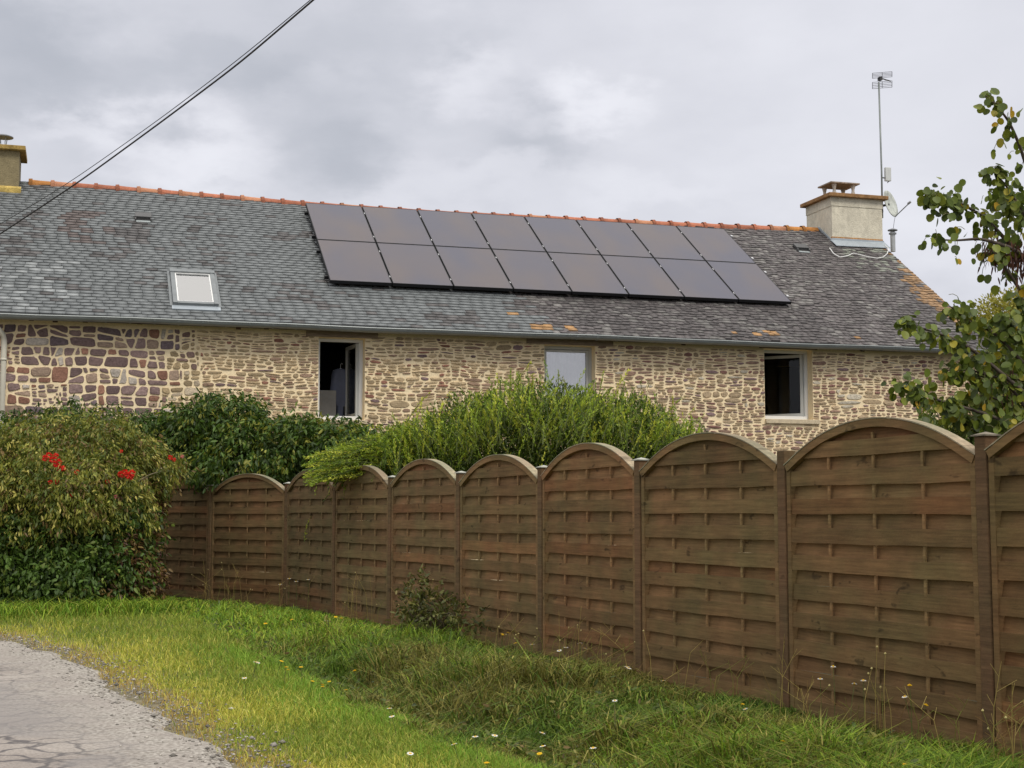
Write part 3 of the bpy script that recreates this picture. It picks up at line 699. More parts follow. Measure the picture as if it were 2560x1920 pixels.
for q in (.4, .8): 
    pp = a_+(b_2-a_)*q; g.tube([pp-np.array([.09, 0, 0]), pp+np.array([.09, 0, 0])], .006, 5, (.3, .3, .32))
g.build('dipole', M['grey_metal'], mast)
tag(mast, 'tall thin television mast with two wire grids clamped to the right chimney', 'aerial mast')
bx = MB(); p = Hpx(2218, 436); bx.box(p[0]-.065, p[0]+.075, p[1]-.05, p[1]+.03, p[2]-.16, p[2]+.155, (.62, .63, .60)); bx.box(p[0]-.12, p[0]-.06, p[1]-.015, p[1]+.015, p[2]-.10, p[2]-.07, (.2, .2, .2)); bx.tube([p+np.array([.03, 0, -.16]), p+np.array([0, 0, -.2])], .012, 6, (.3, .3, .3))
bo = bx.build('antenna_box', M['grey_metal'], None, bevel=.012); bo.rotation_euler = (0, 0, TH); tag(bo, 'flat pale grey box antenna fixed to the mast above the dish', 'antenna')
dish = empty('satellite_dish', (0, 0, 0), TH); tag(dish, 'mottled grey satellite dish on the right side of the right chimney', 'satellite dish')
pc = Hpx(2227, 509)
ax = np.array([.50, -.83, .25]); ax /= np.linalg.norm(ax); up = np.array([.0, 0, 1.]); up -= ax*(up@ax); up /= np.linalg.norm(up); sd_ = np.cross(ax, up)
V = []; nr, na = 5, 28
for i in range(nr+1):
    r = i/nr
    for k in range(na):
        q = 2*math.pi*k/na; V.append(pc+sd_*r*.29*math.cos(q)+up*r*.325*math.sin(q)+ax*(.055*r*r-.05))
Fs = [(i*na+k, i*na+(k+1) % na, (i+1)*na+(k+1) % na, (i+1)*na+k) for i in range(nr) for k in range(na)]
C = np.array([.55, .57, .52])*(1+np.array([rr.uniform(-.25, .12) for _ in V]))[:, None]
m = MB(); m.add(V, Fs, C); o = m.build('reflector', M['stucco'], dish, smooth=True); so = o.modifiers.new('s', 'SOLIDIFY'); so.thickness = .012
m = MB(); e0 = pc-up*.33+ax*.02; e1 = Hpx(2262, 528)+np.array([0, -.25, 0]); e1 = pc+ax*.42-up*.17
m.tube([e0, e1], .012, 6, (.25, .26, .25)); m.build('arm', M['grey_metal'], dish)
m = MB(); m.tube([e1-ax*.03, e1+ax*.05+up*.02], .028, 8, (.3, .3, .3)); m.build('receiver', M['grey_metal'], dish)
m = MB(); m.tube([pc-ax*.05, Hpx(2204, 515)], .03, 6, (.08, .08, .08)); m.build('mount', M['grey_metal'], dish)
m = MB(); m.tube([e0, e0+np.array([-.03, 0, -.12]), e0+np.array([-.06, 0, -.3]), e0+np.array([-.05, -.02, -.52])], .005, 5); o = m.build('dish_cable', M['cable'], dish)
# white cable lying on the slates below the chimney
pts = [(2074, 620), (2084, 634), (2100, 643), (2118, 640), (2133, 633), (2150, 637), (2170, 642), (2192, 646), (2208, 643), (2218, 634), (2222, 622), (2212, 613)]
P = []
for x, y in pts:
    s, t, z = on_roof(x, y, .06); P.append((s, t, z))
P = np.array(P); ti = np.linspace(0, len(P)-1, 60); P = np.array([np.interp(ti, range(len(P)), P[:, k]) for k in range(3)]).T
m = MB(); m.tube(P, .011, 6); o = m.build('white_cable', M['white_cable'], None, smooth=True); o.rotation_euler = (0, 0, TH); tag(o, 'thin white cable looping over the slates below the right chimney', 'cable')
# overhead lines
def line(ptsY, r, name, label):
    P = np.array([at(x, y, Y) for x, y, Y in ptsY]); d = P[-1]-P[-2]; d0 = P[0]-P[1]
    P = np.vstack([P[0]+d0*1.5, P, P[-1]+d*1.5]); ti = np.linspace(0, len(P)-1, 50); P = np.array([np.interp(ti, range(len(P)), P[:, k]) for k in range(3)]).T
    for _ in range(6): P[1:-1] = (P[:-2]+P[2:]+2*P[1:-1])/4
    m = MB(); m.tube(P, r, 7); o = m.build(name, M['cable'], None, smooth=True); tag(o, label, 'overhead line'); return o
line([(783, 0, 8.6), (600, 157, 9.4), (407, 302, 10.2), (203, 451, 11.1), (0, 585, 12.0)], .0062, 'overhead_line', 'thick black overhead line crossing the sky and the left end of the roof')
line([(783, -6, 8.9), (600, 146, 9.8), (399, 298, 10.8), (190, 445, 11.9), (81, 513, 12.4), (0, 560, 12.9)], .003, 'overhead_line', 'thin second overhead line just above the thick black one')

# ------------------------------------------------------------------ fence
FX = [(3.22, 5.82), (2.49, 7.56), (1.77, 9.31), (.99, 11.04), (.28, 12.79), (-.51, 14.51), (-1.34, 16.21), (-2.17, 17.91), (-3.03, 19.59), (-4.35, 20.95), (-5.57, 22.40)]
FH = 1.675
def make_panel(seed, tone, W=1.79):
    rr = random.Random(seed); root = empty('fence_panel'); h = W/2
    spring, peak = 1.585, 1.832; rise = peak-spring; Rad = (h*h+rise*rise)/(2*rise)
    arc = lambda x: peak-Rad+math.sqrt(max(Rad*Rad-x*x, 0))
    c = lambda v=.08: np.array(tone)*np.array([1.13, 1.05, .93])*rr.uniform(1-v, 1+v)
    m = MB(); sw = .042; c0 = c(.05)*1.12
    for sx in (-1, 1): m.box(sx*h-(sw if sx > 0 else 0), sx*h+(0 if sx > 0 else sw), -.034, .024, .03, spring, c0)
    m.box(-h+sw, h-sw, -.022, .022, .03, .07, c0); m.build('frame', M['wood'], root, bevel=.004)
    m = MB(); V = []; n = 25; th = .046
    for x in np.linspace(-h-.006, h+.006, n):
        z = arc(min(max(x, -h), h)); nx, nz = x/Rad, math.sqrt(1-(x/Rad)**2)
        for (o_, y) in ((0, -.042), (0, .03), (-th, .03), (-th, -.042)): V.append((x+nx*o_, y, z+nz*o_))
    C = np.tile(c0*1.08, (len(V), 1))
    m.add(V, [(i*4+k, (i+1)*4+k, (i+1)*4+(k+1) % 4, i*4+(k+1) % 4) for i in range(n-1) for k in range(4)]+[(0, 1, 2, 3), ((n-1)*4+3, (n-1)*4+2, (n-1)*4+1, (n-1)*4)], C)
    m.build('arch_rail', M['wood'], root)
    m = MB()
    for sx in np.linspace(-h, h, 24): pass
    # weathered top strip
    V = []
    for x in np.linspace(-h-.012, h+.012, n):
        z = arc(min(max(x, -h), h)); nx, nz = x/Rad, math.sqrt(1-(x/Rad)**2)
        for (o_, y) in ((.002, -.045), (.002, .034), (.009, .034), (.009, -.045)): V.append((x+nx*o_, y, z+nz*o_))
    m.add(V, [(i*4+k, i*4+(k+1) % 4, (i+1)*4+(k+1) % 4, (i+1)*4+k) for i in range(n-1) for k in range(4)], np.array(lin(150, 140, 120))*rr.uniform(.8, 1.1)); m.build('capping_strip', M['wood'], root)
    # woven boards: rows alternate in front of and behind the battens
    pitch = .0885; bats = [-W/4, 0, W/4]; m = MB(); k = 0; z = .035
    xg = np.linspace(-h+sw-.004, h-sw+.004, 25)
    while z < peak-.05:
        front = (k % 2 == 0); bh = pitch+(.006 if front else .012); z1 = z+bh; jit = rr.uniform(-.003, .003)
        col = c(.17)*(np.array([1.0, 1.01, .98]) if front else np.array([1.04, 1.0, .98]))
        if rr.random() < .12: col = col*np.array([1.12, .95, .92])
        wave = rr.uniform(.004, .009)
        V = []; ok = []
        for x in xg:
            top = min(z1+jit, arc(x)-.03); bt = min(z+jit, top)
            wv = wave*math.cos(2*math.pi*x/(W/4))
            sg = .0025*math.sin(x*3+k)+.0015*math.sin(x*9+2*k)
            if front: y0 = -.018-abs(wave)-wv*.6; yb = y0
            else: y0 = .010+wv*.5; yb = y0-.019
            for (zz, yy) in ((bt+sg, yb), (top+sg, y0+(.003 if front else 0)), (top+sg, y0+.009), (bt+sg, yb+.009)): V.append((x, yy, zz))
        n = len(xg)
        Fs = [(i*4+q, (i+1)*4+q, (i+1)*4+(q+1) % 4, i*4+(q+1) % 4) for i in range(n-1) for q in range(4) if V[i*4+1][2]-V[i*4][2] > .004 or V[(i+1)*4+1][2]-V[(i+1)*4][2] > .004]
        if Fs: 
            m.add(V, Fs, col)
        z += pitch; k += 1
    m.build('boards', M['wood'], root)
    for bxp in bats:
        m = MB(); z = .03; top = arc(bxp)-.04; pts = []
        zz = np.arange(.03, top, pitch/2)
        V = []
        for q in zz:
            row = (q-.035)/pitch; fr_ = math.cos(math.pi*(row-.5))   # +1 in front rows
            y = -.0185+.003*fr_
            for dx, dy in ((-.010, -.004), (.010, -.004), (.010, .005), (-.010, .005)): V.append((bxp+dx, y+dy, q))
        n = len(zz); m.add(V, [(i*4+j, i*4+(j+1) % 4, (i+1)*4+(j+1) % 4, (i+1)*4+j) for i in range(n-1) for j in range(4)], c(.06)*1.35); m.build('batten', M['wood'], root)
    return root
TONE = {0: (104, 86, 62), 1: (108, 90, 66), 2: (108, 91, 67), 3: (114, 93, 69), 4: (112, 94, 70), 5: (110, 92, 70), 6: (107, 92, 70), 7: (100, 86, 66), 8: (106, 88, 66), 9: (100, 84, 64)}
fence = empty('fence'); tag(fence, 'long brown wooden garden fence of arched woven panels curving along the verge', 'fence')
for i in range(10):
    (x0, y0), (x1, y1) = FX[i], FX[i+1]
    o = make_panel(20+i, lin(*TONE[i])); o.location = ((x0+x1)/2, (y0+y1)/2, .0+(.01, -.01, .0, .012, -.012, .01, 0, .01, -.01, .01)[i]); o.rotation_euler = (0, 0, math.atan2(y0-y1, x0-x1))
    o.parent = fence
for i, (x, y) in enumerate(FX):
    j = max(0, min(i, len(FX)-2)); a_ = math.atan2(FX[j][1]-FX[j+1][1], FX[j][0]-FX[j+1][0])
    if 0 < i < len(FX)-1: a_ = math.atan2(FX[i-1][1]-FX[i+1][1], FX[i-1][0]-FX[i+1][0])
    po = empty('fence_post', (x, y, 0), a_); hw = .043 if i < 9 else .038
    m = MB(); cc = np.array(lin(106, 84, 62))*rr.uniform(.9, 1.1)*(1.15 if i == 9 else 1); m.box(-hw, hw, -hw, hw, -.4, FH, cc); m.build('post', M['wood'], po, bevel=.006)
    if i != 2:
        m = MB(); w_ = .055; cl = lin(165, 165, 155) if i != 1 else lin(120, 112, 98)
        m.box(-w_, w_, -w_, w_, FH, FH+.008, cl); m.add([(-w_*.9, -w_*.9, FH+.008), (w_*.9, -w_*.9, FH+.008), (w_*.9, w_*.9, FH+.008), (-w_*.9, w_*.9, FH+.008), (0, 0, FH+.024)], [(0, 1, 4), (1, 2, 4), (2, 3, 4), (3, 0, 4)], cl)
        m.build('post_cap', M['moss'], po)
    po.parent = fence

# ------------------------------------------------------------------ ground
WL = np.array([(-5.2, 19.3), (-3.6, 16.6), (-2.75, 14.4), (-2.07, 12.7), (-.944, 9.6), (-.275, 8.06), (.148, 7.19), (1.0, 5.4), (2.2, 3)])        # mown / wild line
RE = np.array([(-14, 19.6), (-9, 17.9), (-6.8, 16.4), (-5.46, 15.3), (-4.2, 13.5), (-2.96, 11.0), (-2.0, 8.9), (-1.27, 7.36), (-.55, 5.4), (.6, 2.0), (2.0, -3), (4, -12)])    # road edge
FP = np.array(FX)
def sdist(P, line):                                 # signed distance to a polyline, + on its right (towards the fence)
    P = np.atleast_2d(P); best = np.full(len(P), 1e9); sg = np.ones(len(P))
    for a, b in zip(line[:-1], line[1:]):
        d = b-a; L_ = (d**2).sum(); q = np.clip(((P-a)@d)/L_, 0, 1); c = a+q[:, None]*d; r = P-c; dd = np.hypot(r[:, 0], r[:, 1])
        cr = d[0]*r[:, 1]-d[1]*r[:, 0]; m = dd < best-1e-9; best[m] = dd[m]; sg[m] = np.where(cr[m] > 0, 1, -1)
    return best*sg
def gz(x, y):
    x = np.asarray(x, float); y = np.asarray(y, float); P = np.stack([x.ravel(), y.ravel()], 1)
    d = sdist(P, WL).reshape(x.shape); f = sdist(P, FP).reshape(x.shape)
    mask = np.clip((16-y)/3, 0, 1)*np.clip((y-2)/2, 0, 1)
    z = -.17*np.exp(-((d-.38)/.30)**2)*mask
    z = z+.03*(vnoise(x, y, 1.3, 5)-.5)*np.clip(sdist(P, RE).reshape(x.shape)*2, 0, 1)
    return z+.03*np.clip(sdist(P, RE).reshape(x.shape)*1.2, 0, 1)-.02
def mat_ground():
    m = bpy.data.materials.new('soil'); m.use_nodes = True; N = m.node_tree.nodes; L = m.node_tree.links; p = N['Principled BSDF']; p.inputs['Roughness'].default_value = 1
    tc = N.new('ShaderNodeTexCoord'); n = N.new('ShaderNodeTexNoise'); n.inputs['Scale'].default_value = 14; n.inputs['Detail'].default_value = 8; L.new(tc.outputs['Object'], n.inputs['Vector'])
    a = N.new('ShaderNodeAttribute'); a.attribute_name = 'Col'
    cr = N.new('ShaderNodeValToRGB'); e = cr.color_ramp.elements; e[0].position = .35; e[0].color = (.55, .5, .4, 1); e[1].position = .7; e[1].color = (1.3, 1.3, 1.2, 1); L.new(n.outputs[0], cr.inputs[0])
    mx = N.new('ShaderNodeMix'); mx.data_type = 'RGBA'; mx.blend_type = 'MULTIPLY'; mx.inputs[0].default_value = 1; L.new(a.outputs['Color'], mx.inputs[6]); L.new(cr.outputs[0], mx.inputs[7]); L.new(mx.outputs[2], p.inputs['Base Color']); return m
M['ground'] = mat_ground()
xs = np.concatenate([np.linspace(-400, -15, 12), np.arange(-14, 8, .2), np.linspace(9, 400, 12)]); ys = np.concatenate([np.linspace(-200, -5, 8), np.arange(-4, 24, .2), np.linspace(25, 600, 14)])
X, Y = np.meshgrid(xs, ys); Z = gz(X, Y); nx, ny = len(xs), len(ys)
V = np.stack([X.ravel(), Y.ravel(), Z.ravel()], 1); idx = np.arange(nx*ny).reshape(ny, nx)
P = np.stack([idx[:-1, :-1], idx[:-1, 1:], idx[1:, 1:], idx[1:, :-1]], -1).reshape(-1, 4)
dr_ = sdist(V[:, :2], RE); C = np.tile(np.array([.028, .032, .012]), (len(V), 1)); mm = (dr_ < .5); C[mm] = (.17, .15, .10); mm = (dr_ >= .5) & (sdist(V[:, :2], WL) < 0); C[mm] = (.09, .10, .035)
gr_ = fast_mesh('ground', V, P, 4, C, M['ground'], smooth=True); tag(gr_, kind='structure')
# road
def mat_road():
    m = bpy.data.materials.new('asphalt'); m.use_nodes = True; N = m.node_tree.nodes; L = m.node_tree.links; p = N['Principled BSDF']; p.inputs['Roughness'].default_value = .9
    tc = N.new('ShaderNodeTexCoord')
    def nz(sc, det, vec=None, dist=0):
        n = N.new('ShaderNodeTexNoise'); n.inputs['Scale'].default_value = sc; n.inputs['Detail'].default_value = det; n.inputs['Distortion'].default_value = dist; L.new(vec or tc.outputs['Object'], n.inputs['Vector']); return n
    def mr(src, a, b, c, d):
        r = N.new('ShaderNodeMapRange'); L.new(src, r.inputs[0]); r.inputs[1].default_value = a; r.inputs[2].default_value = b; r.inputs[3].default_value = c; r.inputs[4].default_value = d; return r.outputs[0]
    n0 = nz(1.1, 5); n1 = nz(70, 3); n2 = nz(.7, 4, dist=.6)
    cr = N.new('ShaderNodeValToRGB'); e = cr.color_ramp.elements; e[0].position = .35; e[0].color = (.245, .210, .185, 1); e[1].position = .65; e[1].color = (.34, .30, .265, 1); L.new(n0.outputs[0], cr.inputs[0])
    # grit
    mx = N.new('ShaderNodeMix'); mx.data_type = 'RGBA'; mx.blend_type = 'MULTIPLY'; mx.inputs[0].default_value = 1; L.new(cr.outputs[0], mx.inputs[6])
    gcol = N.new('ShaderNodeCombineXYZ'); g = mr(n1.outputs[0], .3, .7, .75, 1.22); [L.new(g, gcol.inputs[i]) for i in range(3)]; L.new(gcol.outputs[0], mx.inputs[7])
    # cracks: distance to warped Voronoi edges, only where a mask allows
    wn = nz(3.0, 4); sc = N.new('ShaderNodeVectorMath'); sc.operation = 'SCALE'; L.new(wn.outputs['Color'], sc.inputs[0]); sc.inputs['Scale'].default_value = .28
    ad = N.new('ShaderNodeVectorMath'); L.new(tc.outputs['Object'], ad.inputs[0]); L.new(sc.outputs[0], ad.inputs[1])
    vo = N.new('ShaderNodeTexVoronoi'); vo.feature = 'DISTANCE_TO_EDGE'; vo.inputs['Scale'].default_value = 4.2; L.new(ad.outputs[0], vo.inputs['Vector'])
    crack = mr(vo.outputs['Distance'], .025, .085, 1, 0)
    at_ = N.new('ShaderNodeAttribute'); at_.attribute_name = 'Col'
    sp = N.new('ShaderNodeSeparateColor'); L.new(at_.outputs['Color'], sp.inputs[0])
    n3 = nz(1.6, 3); msk = N.new('ShaderNodeMath'); msk.operation = 'MULTIPLY'; L.new(sp.outputs[0], msk.inputs[0]); L.new(mr(n3.outputs[0], .22, .36, 0, 1), msk.inputs[1])
    ck = N.new('ShaderNodeMath'); ck.operation = 'MULTIPLY'; L.new(crack, ck.inputs[0]); L.new(msk.outputs[0], ck.inputs[1])
    m2 = N.new('ShaderNodeMix'); m2.data_type = 'RGBA'; L.new(ck.outputs[0], m2.inputs[0]); L.new(mx.outputs[2], m2.inputs[6]); m2.inputs[7].default_value = (.085, .075, .075, 1)
    # worn darker patches and dusty gravel margin
    pt = N.new('ShaderNodeMath'); pt.operation = 'MULTIPLY'; L.new(sp.outputs[1], pt.inputs[0]); L.new(mr(n2.outputs[0], .47, .52, 0, .75), pt.inputs[1])
    m3 = N.new('ShaderNodeMix'); m3.data_type = 'RGBA'; L.new(pt.outputs[0], m3.inputs[0]); L.new(m2.outputs[2], m3.inputs[6]); m3.inputs[7].default_value = (.215, .195, .185, 1)
    n4 = nz(38, 5); cg = N.new('ShaderNodeValToRGB'); e = cg.color_ramp.elements; e[0].position = .38; e[0].color = (.15, .13, .105, 1); e[1].position = .62; e[1].color = (.44, .41, .36, 1); L.new(n4.outputs[0], cg.inputs[0])
    mg = N.new('ShaderNodeMath'); mg.operation = 'MULTIPLY'; L.new(sp.outputs[2], mg.inputs[0]); L.new(mr(nz(2.5, 4).outputs[0], .35, .6, .3, 1), mg.inputs[1])
    m4 = N.new('ShaderNodeMix'); m4.data_type = 'RGBA'; L.new(mg.outputs[0], m4.inputs[0]); L.new(m3.outputs[2], m4.inputs[6]); L.new(cg.outputs[0], m4.inputs[7]); L.new(m4.outputs[2], p.inputs['Base Color'])
    b = N.new('ShaderNodeBump'); b.inputs['Strength'].default_value = .5; b.inputs['Distance'].default_value = .01; L.new(n4.outputs[0], b.inputs['Height']); L.new(b.outputs[0], p.inputs['Normal'])
    return m
M['road'] = mat_road()
def resample(line, step):
    out = [line[0]]
    for a, b in zip(line[:-1], line[1:]):
        n = max(1, int(np.hypot(*(b-a))/step)); out += [a+(b-a)*k/n for k in range(1, n+1)]
    return np.array(out)
re = resample(RE, .12)
for _ in range(20): re[1:-1] = (re[:-2]+re[2:]+2*re[1:-1])/4
re = re+np.stack([vnoise(re[:, 0], re[:, 1], 2.2, 8)-.5, vnoise(re[:, 0], re[:, 1], 2.2, 9)-.5], 1)*.22+np.stack([vnoise(re[:, 0], re[:, 1], 7, 8)-.5, vnoise(re[:, 0], re[:, 1], 7, 9)-.5], 1)*.07
tn = np.gradient(re, axis=0); tn /= np.linalg.norm(tn, axis=1)[:, None]; nrm = np.stack([tn[:, 1], -tn[:, 0]], 1)
sm = re.copy()
offs = [0, .15, .3, .5, .8, 1.2, 1.8, 2.4, 3.2, 4.5, 6]
rows_ = []; cols_ = []
for k, o_ in enumerate(offs):
    nn_ = nrm.copy()
    for _ in range(int(60*min(1, o_)+5)): nn_[1:-1] = (nn_[:-2]+nn_[2:]+2*nn_[1:-1])/4
    nn_ /= np.linalg.norm(nn_, axis=1)[:, None]
    q = re+nn_*o_; rows_.append(np.concatenate([q, np.full((len(q), 1), .022 if k else -.03)], 1))
    cr_ = np.clip((o_-.35)/.3, 0, 1)*np.clip((3.4-o_)/.8, 0, 1)*np.clip((13.5-q[:, 1])/2, 0, 1)
    pa = np.clip((o_-.4)/.4, 0, 1)*np.clip((2.2-o_)/.6, 0, 1)
    cols_.append(np.stack([cr_, np.full(len(q), pa), np.full(len(q), np.clip((1.0-o_)/.8, 0, 1))], 1))
V = np.concatenate(rows_); C = np.concatenate(cols_); n = len(re); idx = np.arange(len(V)).reshape(len(offs), n)
P = np.stack([idx[:-1, :-1], idx[:-1, 1:], idx[1:, 1:], idx[1:, :-1]], -1).reshape(-1, 4)
ro = fast_mesh('road', V, P, 4, C, M['road'], smooth=True); tag(ro, kind='structure')

# ------------------------------------------------------------------ blades and leaves
def blades(name, X, Y, H, W, C, lean, parent=None, curl=.35, seed=1):
    g = np.random.default_rng(seed); n = len(X); Z = gz(X, Y)-.005; an = g.uniform(0, 2*np.pi, n); la = g.uniform(0, 2*np.pi, n); ln = lean*g.uniform(.2, 1, n)*H
    bx_, by_ = np.cos(an)*W/2, np.sin(an)*W/2; dx, dy = np.cos(la)*ln, np.sin(la)*ln
    b = np.stack([X, Y, Z], 1); o1 = np.stack([bx_, by_, 0*X], 1)
    mid = b+np.stack([dx*.3, dy*.3, H*.6], 1); tip = b+np.stack([dx, dy, H*(1-curl*g.uniform(0, 1, n))], 1)
    V = np.stack([b-o1, b+o1, mid+o1*.75, mid-o1*.75, tip], 1).reshape(-1, 3)
    i = np.arange(n)*5; P = np.concatenate([np.stack([i, i+1, i+2], 1), np.stack([i, i+2, i+3], 1), np.stack([i+3, i+2, i+4], 1)])
    Cc = np.repeat(C, 5, 0); return fast_mesh(name, V, P, 3, Cc, M['grass'], parent)
g = np.random.default_rng(3)
def scatter(n, y0, y1, pw=2.0):
    """positions in the visible wedge, denser near the camera"""
    u = g.random(n); Y = (y0**(-pw+1)+(y1**(-pw+1)-y0**(-pw+1))*u)**(1/(-pw+1)) if pw != 1 else y0*(y1/y0)**u
    X = (g.random(n)*1.5-.70)*2560/F*Y*1.0
    return X, Y
def palette(n, cols, wts):
    cols = np.array([lin(*c) for c in cols]); wts = np.asarray(wts, float)
    k = (g.random(n)[:, None] > np.cumsum(wts/wts.sum())[None, :-1]).sum(1); return cols[k]*g.uniform(.75, 1.2, (n, 1))
# --- mown verge
X, Y = scatter(560000, 5.6, 22, 1.6); P2 = np.stack([X, Y], 1); dR = sdist(P2, RE); dW = sdist(P2, WL); dF = -sdist(P2, FP)
nE = vnoise(X, Y, 2.2, 4)*.5+vnoise(X, Y, 7, 5)*.3
keep = (dR > -.16+.34*(nE-.3)+.10*(vnoise(X, Y, 12, 45)-.5)) & (dW < .12*(nE)) & (dF < -.1)
keep &= g.random(len(X)) < np.clip(.30+dR*2.4+ (nE-.4)*1.4, .08, 1)
X, Y, dR, dW = X[keep], Y[keep], dR[keep], dW[keep]; n = len(X)
pn = vnoise(X, Y, .9, 6)*.6+vnoise(X, Y, 3.2, 7)*.4
gA = palette(n, [(114, 130, 56), (98, 118, 50), (140, 146, 70), (154, 148, 90)], [3, 3, 2, 1.2])
gB = palette(n, [(176, 170, 92), (158, 154, 74), (188, 182, 116), (132, 142, 58)], [3, 3, 1.3, 2.6])
gC = palette(n, [(98, 130, 50), (108, 140, 56), (128, 152, 70)], [1, 2, 1])
straw = np.clip(1.12-dR*1.15+(pn-.5)*1.9, 0, .93); bright = np.clip(1+dW*1.6+(pn-.5)*1.2, 0, 1)*(Y < 13.5)
C = np.where((g.random(n) < straw)[:, None], gB, gA); gD = palette(n, [(168, 144, 100), (146, 124, 84)], [1, 1]); C = np.where((g.random(n) < np.clip(.75-dR*2.2+(pn-.5), 0, .8))[:, None], gD, C); C = np.where(((g.random(n) < bright*.85) & (g.random(n) > straw*.3))[:, None], gC, C)
Hh = g.uniform(.035, .085, n)*(.65+.5*np.clip(dR, 0, 1.2))*(.8+.5*pn)
o = blades('mown_grass', X, Y, Hh, g.uniform(.003, .0055, n)*(.8+Y*.05), C*1.0, 1.1, seed=4); tag(o, 'bright yellow-green mown grass verge beside the road', 'grass', kind='stuff')
# --- loose grit along the crumbling road edge
gp = np.random.default_rng(21); np_ = 5200; ii = gp.integers(0, len(re)-1, np_); o_ = gp.normal(.05, .17, np_)
px_ = re[ii]+nrm[ii]*o_[:, None]+gp.normal(0, .04, (np_, 2)); ok = (px_[:, 1] > 5.5) & (px_[:, 1] < 18); px_ = px_[ok]; np_ = len(px_)
r_ = gp.uniform(.004, .013, np_)*np.where(gp.random(np_) < .06, 2.0, 1); oc = np.array([(1, 0, 0), (0, 1, 0), (-1, 0, 0), (0, -1, 0), (.1, .1, .6), (0, 0, -.5)])
Vp = np.concatenate([px_, np.full((np_, 1), .024)], 1)[:, None, :]+oc[None]*r_[:, None, None]*gp.uniform(.6, 1.3, (np_, 6, 1))
Fp = np.array([(0, 1, 4), (1, 2, 4), (2, 3, 4), (3, 0, 4), (1, 0, 5), (2, 1, 5), (3, 2, 5), (0, 3, 5)]); Pp = (Fp[None]+(np.arange(np_)*6)[:, None, None]).reshape(-1, 3)
cp = np.repeat(np.array([.30, .275, .24])*gp.uniform(.5, 1.5, (np_, 1)), 6, 0)
o = fast_mesh('gravel', Vp.reshape(-1, 3), Pp, 3, cp, M['moss']); tag(o, 'loose grey grit scattered along the crumbling edge of the road', 'gravel', kind='stuff')
# --- wild growth between the verge and the fence
X, Y = scatter(400000, 5.6, 22.5, 1.7); fx_ = g.uniform(-8.2, -4.3, 9000); X = np.concatenate([X, fx_]); Y = np.concatenate([Y, 17.75+g.normal(0, .25, 9000)-(fx_+6)*-.35]); ftr = np.arange(len(X)) >= 400000; P2 = np.stack([X, Y], 1); dW = sdist(P2, WL); dF = -sdist(P2, FP)
nE = vnoise(X, Y, 1.6, 14)
keep = ((dW > -.12+.25*(nE-.4)) & (dF < .05) & (X < 5.5)) | ftr; ftr = ftr[keep]
X, Y, dW, dF = X[keep], Y[keep], dW[keep], dF[keep]; n = len(X); pn = vnoise(X, Y, 1.1, 16)*.6+vnoise(X, Y, 3.5, 17)*.4
wA = palette(n, [(70, 92, 38), (86, 110, 46), (108, 122, 58), (52, 68, 30)], [2, 2, 1.4, 1.2])
wB = palette(n, [(106, 102, 58), (92, 90, 50), (140, 132, 86), (66, 64, 38)], [2, 2, 1.2, 1])
wC = palette(n, [(94, 122, 44), (116, 134, 52), (80, 106, 40), (128, 132, 62)], [1, 1, 1, .6])
C = np.where((g.random(n) < np.clip((pn-.46)*3+.42, 0, .9))[:, None], wB, wA)
gg = np.clip((Y-13)/2, 0, 1)*1.2+np.clip((vnoise(X, Y, .9, 23)-.50)*4, 0, .8)*(.4+.6*(X > .3))
C = np.where((g.random(n) < gg*.75)[:, None], wC*(1+.25*np.clip((Y-13)/2, 0, 1))[:, None], C)
Hh = (.10+.34*vnoise(X, Y, 2.4, 18)*vnoise(X, Y, 6, 29)**.5)*g.uniform(.5, 1.25, n)*np.clip(.45+dW*1.5, .45, 1)*np.where(Y > 14.5, .62, 1)
Hh *= np.clip(.42+np.clip(-dF-.05, 0, 2)*.8, .42, 1)*np.where(Y < 9.5, .75, 1); Hh = np.maximum(Hh, .03); Hh = np.where(ftr, g.uniform(.06, .30, n), Hh)
o = blades('wild_grass', X, Y, Hh, g.uniform(.0045, .0115, n)*(.8+Y*.04), C, 1.7, curl=.75, seed=6); tag(o, 'tangled dark wild grass and weeds between the verge and the fence', 'grass', kind='stuff')

